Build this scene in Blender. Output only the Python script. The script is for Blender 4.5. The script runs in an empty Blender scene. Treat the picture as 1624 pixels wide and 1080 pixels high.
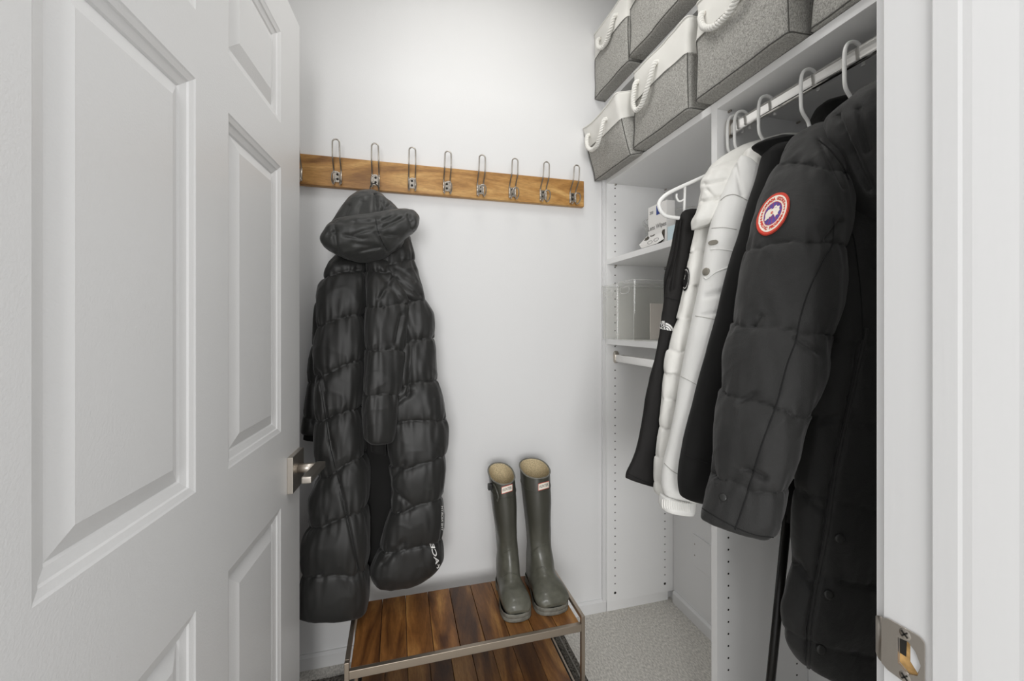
import bpy, bmesh, math, random
import numpy as np
from mathutils import Vector, Matrix, noise
from mathutils.bvhtree import BVHTree

# ------------------------------------------------------------------ camera, world, lights, exposure
F, YAW, V0, CAMZ = 665.0, math.radians(15.2), 515.0, 1.16
CS, SN = math.cos(YAW), math.sin(YAW)
S = bpy.context.scene
COL = S.collection
cam = bpy.data.cameras.new('camera'); camo = bpy.data.objects.new('camera', cam); COL.objects.link(camo)
cam.sensor_width = 36.0; cam.lens = F/1624*36; cam.shift_y = -(540-V0)/1624; cam.clip_start = 0.02
camo.location = (0, 0, CAMZ); camo.rotation_euler = (math.pi/2, 0, -YAW)
S.camera = camo
S.view_settings.view_transform = 'Standard'; S.view_settings.look = 'None'
S.view_settings.gamma = 1.0; S.view_settings.use_curve_mapping = False
S.view_settings.exposure = 0.08
S.cycles.transparent_max_bounces = 48
w = bpy.data.worlds.new('hall_light'); S.world = w; w.use_nodes = True
w.node_tree.nodes['Background'].inputs[0].default_value = (0.985, 0.99, 1.0, 1)
w.node_tree.nodes['Background'].inputs[1].default_value = 0.85

def area(name, loc, rot, size, power, color=(1, .96, .9), size_y=None):
    l = bpy.data.lights.new(name, 'AREA'); l.energy = power; l.size = size; l.color = color
    if size_y: l.shape = 'RECTANGLE'; l.size_y = size_y
    o = bpy.data.objects.new(name, l); COL.objects.link(o); o.location = loc; o.rotation_euler = rot
    return o
area('ceiling_lamp', (0.30, 0.90, 2.60), (0, 0, 0), 0.45, 5.0, (1, .985, .955))
area('hall_lamp', (0.15, -.45, 2.55), (math.radians(12), 0, 0), .9, 5, (1, .985, .965))
area('hall_fill', (-.55, -2.7, 1.45), (math.radians(90), 0, math.radians(-16)), 1.3, 66, (1, .995, .985))  # unseen fill light added behind the camera to brighten the closet interior

# ------------------------------------------------------------------ helpers
def ray(u, v):
    r = (u-812)/F; h = (V0-v)/F
    return Vector((r*CS+SN, CS-r*SN, h))
def at(u, v, X=None, Y=None, Z=None, d=None):
    k = ray(u, v)
    if X is not None: t = X/k.x
    elif Y is not None: t = Y/k.y
    elif Z is not None: t = (Z-CAMZ)/k.z
    else: t = d
    return Vector((k.x*t, k.y*t, CAMZ+k.z*t))

def cum(o):
    p = Vector((0, 0, 0))
    while o is not None: p = p+o.location; o = o.parent
    return p
def mesh(name, vs, fs, mat, parent=None, smooth=False):
    me = bpy.data.meshes.new(name); me.from_pydata([tuple(map(float, v)) for v in vs], [], fs)
    if smooth: me.polygons.foreach_set('use_smooth', [True]*len(me.polygons))
    for m in (mat if isinstance(mat, (list, tuple)) else [mat]): me.materials.append(m)
    me.update()
    o = bpy.data.objects.new(name, me); COL.objects.link(o)
    if parent is not None:
        o.parent = parent; o.location = -cum(parent)
    return o
def fix(o, parent):
    o.parent = parent; o.location = -cum(parent); return o
def thing(name, label, cat, loc, group=None):
    o = bpy.data.objects.new(name, None); COL.objects.link(o); o.location = loc
    o.empty_display_size = .05
    o['label'] = label; o['category'] = cat
    if group: o['group'] = group
    return o
def tag(o, label, cat, group=None):
    o['label'] = label; o['category'] = cat
    if group: o['group'] = group
    return o
def struct(o): o['kind'] = 'structure'; return o

class MB:
    def __init__(s): s.v = []; s.f = []
    def add(s, vs, fs):
        n = len(s.v); s.v += [tuple(v) for v in vs]; s.f += [[i+n for i in f] for f in fs]; return s
    def box(s, a, b):
        x0, y0, z0 = a; x1, y1, z1 = b
        return s.add([(x0,y0,z0),(x1,y0,z0),(x1,y1,z0),(x0,y1,z0),(x0,y0,z1),(x1,y0,z1),(x1,y1,z1),(x0,y1,z1)],
              [(0,3,2,1),(4,5,6,7),(0,1,5,4),(1,2,6,5),(2,3,7,6),(3,0,4,7)])
    def tube(s, pts, r, n=10, closed=False, cap=True):
        pts = [Vector(p) for p in pts]; N = len(pts)
        rr = r if hasattr(r, '__len__') else [r]*N
        up = None; rings = []
        for i, p in enumerate(pts):
            if closed: t = pts[(i+1) % N]-pts[i-1]
            else: t = pts[min(i+1, N-1)]-pts[max(i-1, 0)]
            if t.length < 1e-9: t = Vector((0, 0, 1))
            t.normalize()
            if up is None:
                up = t.orthogonal().normalized()
            up = (up-t*up.dot(t))
            if up.length < 1e-6: up = t.orthogonal()
            up.normalize(); sd = t.cross(up)
            rings.append([p+(up*math.cos(a)+sd*math.sin(a))*rr[i] for a in [2*math.pi*k/n for k in range(n)]])
        vs = [q for R in rings for q in R]; fs = []
        for i in range(N if closed else N-1):
            j = (i+1) % N
            for k in range(n): fs.append((i*n+k, i*n+(k+1) % n, j*n+(k+1) % n, j*n+k))
        if cap and not closed:
            fs.append(tuple(range(n))[::-1]); fs.append(tuple((N-1)*n+k for k in range(n)))
        return s.add(vs, fs)
    def disc(s, c, nrm, r, h, n=20, dome=0.0):
        nrm = Vector(nrm).normalized(); a = nrm.orthogonal().normalized(); b = nrm.cross(a); c = Vector(c)
        vs = []; fs = []
        prof = [(r, 0), (r, h*.7), (r*.88, h), (r*.5, h+dome*.7), (0.0001, h+dome)]
        for rr, hh in prof:
            for k in range(n):
                t = 2*math.pi*k/n; vs.append(c+nrm*hh+(a*math.cos(t)+b*math.sin(t))*rr)
        for i in range(len(prof)-1):
            for k in range(n): fs.append((i*n+k, i*n+(k+1) % n, (i+1)*n+(k+1) % n, (i+1)*n+k))
        return s.add(vs, fs)
    def build(s, name, mat, parent=None, smooth=False, bevel=0, seg=2):
        o = mesh(name, s.v, s.f, mat, parent, smooth)
        if bevel:
            m = o.modifiers.new('bevel', 'BEVEL'); m.width = bevel; m.segments = seg; m.limit_method = 'ANGLE'
            m.angle_limit = math.radians(40)
            o.data.polygons.foreach_set('use_smooth', [True]*len(o.data.polygons))
            k = o.modifiers.new('wn', 'WEIGHTED_NORMAL'); k.keep_sharp = True
        return o
def box(name, a, b, mat, parent=None, bevel=0.0):
    return MB().box(a, b).build(name, mat, parent, bevel=bevel)
def smooth_path(pts, k=8, closed=False):
    pts = [Vector(p) for p in pts]; N = len(pts); out = []
    rng = range(N) if closed else range(N-1)
    for i in rng:
        if closed: p0, p1, p2, p3 = pts[i-1], pts[i], pts[(i+1) % N], pts[(i+2) % N]
        else: p0, p1, p2, p3 = pts[max(i-1, 0)], pts[i], pts[i+1], pts[min(i+2, N-1)]
        for j in range(k):
            t = j/k
            out.append(.5*((2*p1)+(p2-p0)*t+(2*p0-5*p1+4*p2-p3)*t*t+(3*p1-p0-3*p2+p3)*t**3))
    if not closed: out.append(pts[-1])
    return out
def rope(pts, r=.006, pitch=.022, strands=3, n=6):
    """twisted strands along a path"""
    P = smooth_path(pts, 30); b = MB(); L = 0; ph = []
    for i, p in enumerate(P):
        if i: L += (p-P[i-1]).length
        ph.append(2*math.pi*L/pitch)
    up = None; fr = []
    for i, p in enumerate(P):
        t = (P[min(i+1, len(P)-1)]-P[max(i-1, 0)]).normalized()
        if up is None: up = t.orthogonal().normalized()
        up = (up-t*up.dot(t)).normalized(); fr.append((up.copy(), t.cross(up)))
    for s_ in range(strands):
        o = 2*math.pi*s_/strands
        b.tube([p+(fr[i][0]*math.cos(ph[i]+o)+fr[i][1]*math.sin(ph[i]+o))*r*.60 for i, p in enumerate(P)], r*.52, n)
    return b

# ------------------------------------------------------------------ materials
def M(name, col, rough=.5, metal=0.0, bump=0.0, scale=200.0, mottle=0.0, spec=.5, sheen=0.0, coat=0.0, trans=0.0, ior=1.45, stretch=None, mid=0.0, midscale=30):
    m = bpy.data.materials.new(name); m.use_nodes = True; nt = m.node_tree; N = nt.nodes; Lk = nt.links
    b = N['Principled BSDF']
    b.inputs['Base Color'].default_value = (*col, 1); b.inputs['Roughness'].default_value = rough
    b.inputs['Metallic'].default_value = metal; b.inputs['Specular IOR Level'].default_value = spec
    b.inputs['Sheen Weight'].default_value = sheen; b.inputs['Coat Weight'].default_value = coat
    b.inputs['Transmission Weight'].default_value = trans; b.inputs['IOR'].default_value = ior
    tc = N.new('ShaderNodeTexCoord'); mp = N.new('ShaderNodeMapping'); Lk.new(tc.outputs['Object'], mp.inputs[0])
    if stretch: mp.inputs['Scale'].default_value = stretch
    last = None
    if bump:
        n = N.new('ShaderNodeTexNoise'); n.inputs['Scale'].default_value = scale; n.inputs['Detail'].default_value = 3
        Lk.new(mp.outputs[0], n.inputs['Vector'])
        bp = N.new('ShaderNodeBump'); bp.inputs['Strength'].default_value = bump; bp.inputs['Distance'].default_value = .002
        Lk.new(n.outputs[0], bp.inputs['Height']); last = bp
    if mid:
        n2 = N.new('ShaderNodeTexNoise'); n2.inputs['Scale'].default_value = midscale; n2.inputs['Detail'].default_value = 4
        n2.inputs['Distortion'].default_value = 1.2
        Lk.new(tc.outputs['Object'], n2.inputs['Vector'])
        bp2 = N.new('ShaderNodeBump'); bp2.inputs['Strength'].default_value = mid; bp2.inputs['Distance'].default_value = .01
        Lk.new(n2.outputs[0], bp2.inputs['Height'])
        if last: Lk.new(last.outputs[0], bp2.inputs['Normal'])
        last = bp2
    if last: Lk.new(last.outputs[0], b.inputs['Normal'])
    if mottle:
        n3 = N.new('ShaderNodeTexNoise'); n3.inputs['Scale'].default_value = scale*.9; n3.inputs['Detail'].default_value = 4
        Lk.new(mp.outputs[0], n3.inputs['Vector'])
        cr = N.new('ShaderNodeValToRGB'); cr.color_ramp.elements[0].position = .35; cr.color_ramp.elements[1].position = .65
        cr.color_ramp.elements[0].color = (*[c*(1-mottle) for c in col], 1)
        cr.color_ramp.elements[1].color = (*[min(1, c*(1+mottle)) for c in col], 1)
        Lk.new(n3.outputs[0], cr.inputs[0]); Lk.new(cr.outputs[0], b.inputs['Base Color'])
    return m
def woodmat(name, c0, c1, c2, axis='Y', rough=.38, grain=60, lane=3.0):
    m = bpy.data.materials.new(name); m.use_nodes = True; nt = m.node_tree; N = nt.nodes; Lk = nt.links
    b = N['Principled BSDF']; b.inputs['Roughness'].default_value = rough
    tc = N.new('ShaderNodeTexCoord'); oi = N.new('ShaderNodeObjectInfo')
    sc = {'X': (.18, 1, 1), 'Y': (1, .18, 1)}[axis]
    mp = N.new('ShaderNodeMapping'); mp.inputs['Scale'].default_value = sc
    mul = N.new('ShaderNodeVectorMath'); mul.operation = 'SCALE'; mul.inputs[0].default_value = (31, 17, 11)
    Lk.new(oi.outputs['Random'], mul.inputs['Scale']); add = N.new('ShaderNodeVectorMath')
    Lk.new(tc.outputs['Object'], add.inputs[0]); Lk.new(mul.outputs[0], add.inputs[1]); Lk.new(add.outputs[0], mp.inputs[0])
    n1 = N.new('ShaderNodeTexNoise'); n1.inputs['Scale'].default_value = lane*4; n1.inputs['Detail'].default_value = 5; n1.inputs['Distortion'].default_value = 1.6
    n2 = N.new('ShaderNodeTexNoise'); n2.inputs['Scale'].default_value = grain*4; n2.inputs['Detail'].default_value = 3; n2.inputs['Distortion'].default_value = .4
    Lk.new(mp.outputs[0], n1.inputs[0]); Lk.new(mp.outputs[0], n2.inputs[0])
    cr = N.new('ShaderNodeValToRGB'); e = cr.color_ramp.elements
    e[0].position = .33; e[0].color = (*c0, 1); e[1].position = .68; e[1].color = (*c2, 1)
    k = e.new(.52); k.color = (*c1, 1)
    Lk.new(n1.outputs[0], cr.inputs[0])
    mx = N.new('ShaderNodeMixRGB'); mx.blend_type = 'MULTIPLY'; mx.inputs[0].default_value = .45
    cr2 = N.new('ShaderNodeValToRGB'); cr2.color_ramp.elements[0].position = .3; cr2.color_ramp.elements[0].color = (.45, .4, .35, 1); cr2.color_ramp.elements[1].position = .6
    Lk.new(n2.outputs[0], cr2.inputs[0]); Lk.new(cr.outputs[0], mx.inputs[1]); Lk.new(cr2.outputs[0], mx.inputs[2])
    hs = N.new('ShaderNodeHueSaturation'); mr = N.new('ShaderNodeMapRange'); mr.inputs[3].default_value = .72; mr.inputs[4].default_value = 1.25
    Lk.new(oi.outputs['Random'], mr.inputs[0]); Lk.new(mr.outputs[0], hs.inputs['Value']); Lk.new(mx.outputs[0], hs.inputs['Color'])
    Lk.new(hs.outputs[0], b.inputs['Base Color'])
    bp = N.new('ShaderNodeBump'); bp.inputs['Strength'].default_value = .25; bp.inputs['Distance'].default_value = .001
    Lk.new(n2.outputs[0], bp.inputs['Height']); Lk.new(bp.outputs[0], b.inputs['Normal'])
    return m
def heather(name, lo, hi):
    """woven melange cloth"""
    m = bpy.data.materials.new(name); m.use_nodes = True; nt = m.node_tree; N = nt.nodes; Lk = nt.links
    b = N['Principled BSDF']; b.inputs['Roughness'].default_value = .95; b.inputs['Specular IOR Level'].default_value = .15
    tc = N.new('ShaderNodeTexCoord'); ns = []
    for sc in ((1, .22, 1), (1, 1, .22)):
        mp = N.new('ShaderNodeMapping'); mp.inputs['Scale'].default_value = sc; Lk.new(tc.outputs['Object'], mp.inputs[0])
        n = N.new('ShaderNodeTexNoise'); n.inputs['Scale'].default_value = 900; n.inputs['Detail'].default_value = 4
        Lk.new(mp.outputs[0], n.inputs[0]); ns.append(n)
    ad = N.new('ShaderNodeMath'); ad.operation = 'ADD'; Lk.new(ns[0].outputs[0], ad.inputs[0]); Lk.new(ns[1].outputs[0], ad.inputs[1])
    cr = N.new('ShaderNodeValToRGB'); e = cr.color_ramp.elements
    mr = N.new('ShaderNodeMath'); mr.operation = 'MULTIPLY'; mr.inputs[1].default_value = .5; Lk.new(ad.outputs[0], mr.inputs[0])
    e[0].position = .40; e[0].color = (*lo, 1); e[1].position = .60; e[1].color = (*hi, 1)
    Lk.new(mr.outputs[0], cr.inputs[0]); Lk.new(cr.outputs[0], b.inputs['Base Color'])
    bp = N.new('ShaderNodeBump'); bp.inputs['Strength'].default_value = .5; bp.inputs['Distance'].default_value = .001
    Lk.new(mr.outputs[0], bp.inputs['Height']); Lk.new(bp.outputs[0], b.inputs['Normal'])
    return m

WALL = M('wall_paint', (.79, .79, .79), .62, bump=.10, scale=260)
CEIL = M('ceiling_paint', (.84, .84, .83), .8)
DOORP = M('door_paint', (.80, .80, .80), .34, bump=.16, scale=340)
TRIM = M('trim_paint', (.745, .745, .745), .38, bump=.05, scale=160, stretch=(1, 1, .05))
MEL = M('white_melamine', (.88, .88, .875), .42, bump=.05, scale=700)
CARPET = M('carpet_loop', (.60, .58, .54), 1.0, bump=.9, scale=230, mottle=.22, spec=.1, stretch=(1, .45, 1))
NICKEL = M('brushed_nickel', (.60, .555, .50), .36, 1.0, bump=.04, scale=300, stretch=(1, 1, .08))
CHROME = M('chrome', (.82, .81, .79), .12, 1.0)
STEEL = M('hook_steel', (.40, .37, .33), .33, 1.0)
BRONZE = M('bench_steel', (.47, .40, .33), .42, 1.0)
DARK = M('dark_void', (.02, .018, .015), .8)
WOOD = woodmat('mango_wood', (.075, .027, .008), (.235, .098, .026), (.44, .22, .066), 'Y', .36)
WOODR = woodmat('honey_mango_wood', (.20, .088, .020), (.40, .205, .058), (.58, .35, .125), 'X', .42)
GREY = heather('grey_melange_cloth', (.21, .205, .19), (.56, .55, .515))
CREAM = M('white_canvas', (.78, .77, .73), .9, bump=.25, scale=700, spec=.15)
ROPE = M('white_rope', (.82, .81, .77), .85, bump=.3, scale=500, spec=.2)
PLAST = M('white_plastic', (.85, .85, .83), .32)
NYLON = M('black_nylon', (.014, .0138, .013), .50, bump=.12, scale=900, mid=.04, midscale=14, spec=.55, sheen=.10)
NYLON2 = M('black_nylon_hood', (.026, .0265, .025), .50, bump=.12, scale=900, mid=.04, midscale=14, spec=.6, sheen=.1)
TWILL = M('black_twill', (.0125, .0123, .0118), .62, bump=.35, scale=900, mid=.22, midscale=18, spec=.4, sheen=.12)
SHELL = M('black_softshell', (.008, .0078, .0075), .8, bump=.2, scale=900, mid=.1, midscale=10, spec=.25, sheen=.05)
PANTS = M('black_stretch_cloth', (.012, .011, .0105), .7, bump=.2, scale=900, mid=.12, midscale=14, spec=.3)
WHT = M('white_nylon', (.80, .79, .75), .5, bump=.1, scale=900, mid=.12, midscale=18)
WHT2 = M('white_wool_shell', (.80, .795, .77), .7, bump=.2, scale=900, mid=.08, midscale=12)
STITCH = M('stitching', (.006, .006, .006), .9)
STITCHW = M('pale_stitching', (.42, .41, .38), .9)
RUBBER = M('green_rubber', (.105, .104, .082), .36, bump=.05, scale=60, mottle=.14, coat=.15)
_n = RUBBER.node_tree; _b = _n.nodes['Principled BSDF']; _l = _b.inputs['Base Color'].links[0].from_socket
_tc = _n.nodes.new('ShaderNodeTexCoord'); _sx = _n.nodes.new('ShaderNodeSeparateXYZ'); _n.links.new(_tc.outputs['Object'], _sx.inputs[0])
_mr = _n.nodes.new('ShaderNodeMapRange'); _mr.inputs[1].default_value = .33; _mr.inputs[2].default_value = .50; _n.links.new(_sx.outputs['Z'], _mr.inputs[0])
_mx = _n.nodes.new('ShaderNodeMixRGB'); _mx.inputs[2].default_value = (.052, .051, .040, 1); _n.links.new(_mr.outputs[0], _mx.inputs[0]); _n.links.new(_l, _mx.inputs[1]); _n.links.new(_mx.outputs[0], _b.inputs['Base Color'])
RUBBERL = M('worn_rubber_sole', (.17, .165, .14), .6, mottle=.2, scale=80, bump=.1)
LINING = M('boot_lining', (.55, .45, .28), .9, bump=.5, scale=400, mottle=.25)
RED = M('patch_red', (.62, .055, .03), .7, bump=.4, scale=1500)
OFFW = M('patch_cream', (.85, .78, .68), .8, bump=.2, scale=1500)
BLUE = M('patch_blue', (.10, .07, .30), .8, bump=.2, scale=1500)
INK = M('grey_ink', (.20, .195, .19), .7)
WHITEP = M('white_print', (.80, .79, .77), .7)
BTN = M('black_button', (.02, .02, .019), .35)
BTNW = M('taupe_button', (.30, .28, .24), .4, metal=.6)
CARD = M('white_card', (.84, .83, .81), .55)
BROWN = M('brown_print', (.075, .065, .05), .6)
NAVY = M('navy_print', (.03, .06, .26), .6)
PALEB = M('pale_blue_film', (.60, .74, .80), .35)
RUG = M('grey_rug_pile', (.13, .12, .105), 1.0, bump=1.0, scale=160, mottle=.65, spec=.1)
RUGB = M('rug_binding', (.30, .29, .26), .8, bump=.4, scale=300)
BLKMET = M('black_tube', (.012, .011, .010), .28)
BRASS = M('bare_wood_pocket', (.45, .27, .10), .8, mottle=.5, scale=60)
def clear(name, tint=(.985, .985, .98), rough=.05):
    m = bpy.data.materials.new(name); m.use_nodes = True; nt = m.node_tree; N = nt.nodes; Lk = nt.links
    N.remove(N['Principled BSDF'])
    gl = N.new('ShaderNodeBsdfGlossy'); gl.inputs['Roughness'].default_value = rough; gl.inputs[0].default_value = (.95, .95, .94, 1)
    tr = N.new('ShaderNodeBsdfTransparent'); tr.inputs[0].default_value = (*tint, 1)
    fr = N.new('ShaderNodeFresnel'); fr.inputs[0].default_value = 1.42
    ge = N.new('ShaderNodeNewGeometry'); iv = N.new('ShaderNodeMath'); iv.operation = 'SUBTRACT'; iv.inputs[0].default_value = 1; Lk.new(ge.outputs['Backfacing'], iv.inputs[1])
    ml = N.new('ShaderNodeMath'); ml.operation = 'MULTIPLY'; Lk.new(fr.outputs[0], ml.inputs[0]); Lk.new(iv.outputs[0], ml.inputs[1])
    mx = N.new('ShaderNodeMixShader'); Lk.new(ml.outputs[0], mx.inputs[0])
    Lk.new(tr.outputs[0], mx.inputs[1]); Lk.new(gl.outputs[0], mx.inputs[2])
    Lk.new(mx.outputs[0], N['Material Output'].inputs[0]); return m
CLEAR = clear('clear_plastic')
FROST = M('clear_plastic_edge', (.80, .80, .78), .25)
FROST.node_tree.nodes['Principled BSDF'].inputs['Alpha'].default_value = .42

# ------------------------------------------------------------------ room shell
XL, XR, YB, YF, HC = -0.46, 1.12, 1.55, 0.37, 2.62     # left wall, right wall, back wall, closet side of door wall, ceiling
JX, HX = 0.565, -0.345                                  # latch jamb face, hinge jamb face
YH = YF-.150                                            # hall side of the door wall
def wallbox(n, a, b, m=WALL): return struct(box(n, a, b, m))
wallbox('wall_back', (XL-.1, YB, -.05), (XR+.1, YB+.1, HC))
wallbox('wall_left', (XL-.1, YH, -.05), (XL, YB, HC))
wallbox('wall_right', (XR, YH, -.05), (XR+.1, YB, HC))
wallbox('ceiling', (XL-.1, YH, HC), (XR+.1, YB+.1, HC+.08), CEIL)
struct(box('floor', (-1.6, -1.6, -.05), (2.0, YB+.1, 0.0), CARPET))
fr = MB().box((JX+.02, YH, 0), (XR+.1, YF, HC)).box((XL-.1, YH, 0), (HX-.02, YF, HC)).box((HX-.02, YH, 2.05), (JX+.02, YF, HC))
struct(fr.build('wall_front', WALL))
# latch jamb with moulded stop, casing on the hall side
j = MB()
prof = [(JX+.02, YF+.002), (JX+.002, YF+.002), (JX, YF), (JX, .322), (JX-.0035, .3212), (JX-.0040, .320), (JX-.0040, .299), (JX-.0032, .2955), (JX-.0032, .288), (JX-.0002, .258), (JX, .256), (JX, YH-.004), (JX+.02, YH-.004)]
def prism(b, prof, z0, z1):
    n = len(prof); vs = [(x, y, z0) for x, y in prof]+[(x, y, z1) for x, y in prof]
    return b.add(vs, [(i, (i+1) % n, (i+1) % n+n, i+n) for i in range(n)]+[tuple(range(n))[::-1], tuple(range(n, 2*n))])
prism(j, prof, 0, 2.05); jamb = struct(j.build('trim_1', TRIM))
cas = MB(); prism(cas, [(JX+.006, YH), (JX+.006, YH-.012), (JX+.012, YH-.017), (JX+.05, YH-.014), (JX+.062, YH-.02), (JX+.076, YH-.02), (JX+.076, YH)], 0, 2.12)
struct(cas.build('trim_2', TRIM))
cas = MB(); prism(cas, [(HX, YH), (HX, YF+.002), (HX-.02, YF+.002), (HX-.02, YH)], 0, 2.05); struct(cas.build('trim_3', TRIM))
# closet side casing beside latch jamb
cas = MB(); prism(cas, [(JX+.006, YF), (JX+.006, YF+.012), (JX+.06, YF+.016), (JX+.06, YF)], 0, 2.1); struct(cas.build('trim_4', TRIM))
# baseboards
def baseboard(name, a, b, nx, ny):
    ax, ay = a; bx, by = b; t = .013; h = .048
    vs = []; pr = [(0, 0), (t, 0), (t, h-.008), (t*.45, h), (0, h)]
    for (x, y) in (a, b):
        for d, z in pr: vs.append((x+nx*d, y+ny*d, z))
    n = len(pr)
    return struct(mesh(name, vs, [(i, (i+1) % n, (i+1) % n+n, i+n) for i in range(n)]+[tuple(range(n)), tuple(range(n, 2*n))[::-1]], TRIM))
baseboard('baseboard_back', (XL, YB), (.812, YB), 0, -1)
baseboard('baseboard_left', (XL, YF), (XL, YB), 1, 0)
baseboard('baseboard_right', (XR, .945), (XR, 1.516), -1, 0)
# vertical scribe strip between back wall and closet side
struct(box('trim_5', (.797, YB-.012, 0.0), (.8105, YB, 1.749), TRIM))

# ------------------------------------------------------------------ door (hall face toward the camera)
E0 = at(475, 735, d=1.1486); dirv = Vector((math.sin(math.radians(4.47)), math.cos(math.radians(4.47)), 0)); WD = .895
H0 = Vector((E0.x, E0.y, 0))-dirv*WD                         # hinge end of visible face
nrm = Vector((dirv.y, -dirv.x, 0))                          # towards camera (+X)
ZT = CAMZ+(V0-42.2)/F*1.1486; ZB = .012
def dp(s, z, o=0.0): p = H0+dirv*s+nrm*o; return (p.x, p.y, z)
def s_at(u):                                                # distance along the door for pixel column u
    r = (u-812)/F; # solve (H0+dirv*s) column
    kx, ky = r*CS+SN, CS-r*SN
    return (H0.x*ky-H0.y*kx)/(dirv.y*kx-dirv.x*ky)
def z_at(u, v):
    s = s_at(u); p = H0+dirv*s; fwd = p.x*SN+p.y*CS
    return CAMZ+(V0-v)/F*fwd
sA0, sA1 = s_at(50), s_at(310.5); sB0, sB1 = s_at(362), s_at(445.3)
zs = [(ZB+.20, z_at(445, 806)), (z_at(445, 685.5), z_at(445, 264.5)), (z_at(445, 195), z_at(446, 51.5))]
door = struct(thing('door_1', 'open white six-panel door with square nickel lever handle', 'door', (H0.x, H0.y, 0)))
del door['category']; del door['label']
d = MB(); T = .035
ss = [0, sA0, sA1, sB0, sB1, WD]; zz = [ZB]+[z for p in zs for z in p]+[ZT]
for i in range(5):
    for k in range(7):
        if i in (1, 3) and k in (1, 3, 5): continue
        d.add([dp(ss[i], zz[k]), dp(ss[i+1], zz[k]), dp(ss[i+1], zz[k+1]), dp(ss[i], zz[k+1])], [(0, 1, 2, 3)])
d.add([dp(0, ZB, -T), dp(WD, ZB, -T), dp(WD, ZT, -T), dp(0, ZT, -T), dp(0, ZB), dp(WD, ZB), dp(WD, ZT), dp(0, ZT)],
      [(0, 3, 2, 1), (0, 1, 5, 4), (1, 2, 6, 5), (2, 3, 7, 6), (3, 0, 4, 7)])
d.build('door_slab', DOORP, door)
for (s0, s1) in ((sA0, sA1), (sB0, sB1)):
    for (z0, z1) in zs:
        b = MB(); steps = [(0, 0), (.003, -.0015), (.011, -.004), (.013, -.0065), (.024, -.010), (.027, -.0125), (.052, -.0035), (.056, -.0035)]
        rings = [[dp(s0+q, z0+q, o), dp(s1-q, z0+q, o), dp(s1-q, z1-q, o), dp(s0+q, z1-q, o)] for q, o in steps]
        vs = [p for r in rings for p in r]; fs = []
        for i in range(len(rings)-1):
            for k in range(4): fs.append((i*4+k, i*4+(k+1) % 4, (i+1)*4+(k+1) % 4, (i+1)*4+k))
        n = len(rings)*4; fs.append((n-4, n-3, n-2, n-1)); b.add(vs, fs)
        b.build('door_panel', DOORP, door)
# lever set
sK = WD-.055; zK = CAMZ-.38*.998
kn = mesh('door_handle', *(lambda B: (B.v, B.f))(MB().add([dp(sK-.046+.092*a, zK-.046+.092*c, o) for o in (0, .014) for a, c in ((0,0),(1,0),(1,1),(0,1))],
     [(0,3,2,1),(4,5,6,7),(0,1,5,4),(1,2,6,5),(2,3,7,6),(3,0,4,7)])), NICKEL, door)
md = kn.modifiers.new('b', 'BEVEL'); md.width = .0015; md.segments = 2
MB().tube([dp(sK, zK+.004, .008), dp(sK, zK+.004, .058)], .0125, 20).build('spindle', NICKEL, kn, smooth=True)
lv = MB(); P0 = Vector(dp(sK+.012, zK+.008, .066)); P1 = Vector(dp(sK-.108, zK+.008, .062))
hv = Vector((0, 0, .0085)); ov = nrm*.0115
lv.add([P0-hv-ov, P0-hv+ov, P0+hv+ov, P0+hv-ov, P1-hv-ov, P1-hv+ov, P1+hv+ov, P1+hv-ov], [(0,1,2,3),(7,6,5,4),(0,4,5,1),(1,5,6,2),(2,6,7,3),(3,7,4,0)])
lv.build('lever', NICKEL, kn, bevel=.003)
# hinge-side thumb: latch plate on the edge
bolt = MB(); bolt.add([dp(WD+.0008, zK-.028, o) for o in (-.029, -.006)]+[dp(WD+.0008, zK+.028, o) for o in (-.006, -.029)], [(0, 1, 2, 3)])
bolt.build('latch_plate', NICKEL, door)

# ------------------------------------------------------------------ strike plate on the jamb
def jp(y, z, o=.0012): return (JX-o, y, z)
yc, zc = at(1443, 1042, X=JX).y, at(1443, 1042, X=JX).z
y1 = at(1469, 1042, X=JX).y; yl = YF
sp = thing('strike_plate', 'brushed nickel strike plate screwed to the white door jamb', 'strike plate', (JX, yc, zc))
zh = .0315; out = []
def rc(cx, cz, r, a0, a1, n=6): return [(cx+r*math.cos(math.radians(a0+(a1-a0)*i/n)), cz+r*math.sin(math.radians(a0+(a1-a0)*i/n))) for i in range(n+1)]
outline = rc(y1+.007, zc-zh+.007, .007, 270, 180)+rc(y1+.007, zc+zh-.007, .007, 180, 90)+[(yl-.006, zc+zh*.97), (yl+.001, zc+zh*.86), (yl+.001, zc-zh*.86), (yl-.006, zc-zh*.97)]
hole = [(yc+.010, zc-.013), (yc+.010, zc+.016), (yc, zc+.018), (yc-.007, zc+.012), (yc-.012, zc), (yc-.009, zc-.014), (yc, zc-.019)]
bm = bmesh.new()
def loop(pts, o): return [bm.verts.new(jp(y, z, o)) for y, z in pts]
A = loop(outline, .0016); Bh = loop(hole, .0016)
es = [bm.edges.new((A[i], A[(i+1) % len(A)])) for i in range(len(A))]+[bm.edges.new((Bh[i], Bh[(i+1) % len(Bh)])) for i in range(len(Bh))]
bmesh.ops.triangle_fill(bm, edges=es, use_beauty=True)
bmesh.ops.solidify(bm, geom=bm.faces[:], thickness=.0014)
me = bpy.data.meshes.new('plate'); bm.to_mesh(me); bm.free(); me.materials.append(NICKEL)
po = bpy.data.objects.new('plate', me); COL.objects.link(po); fix(po, sp)
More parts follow.
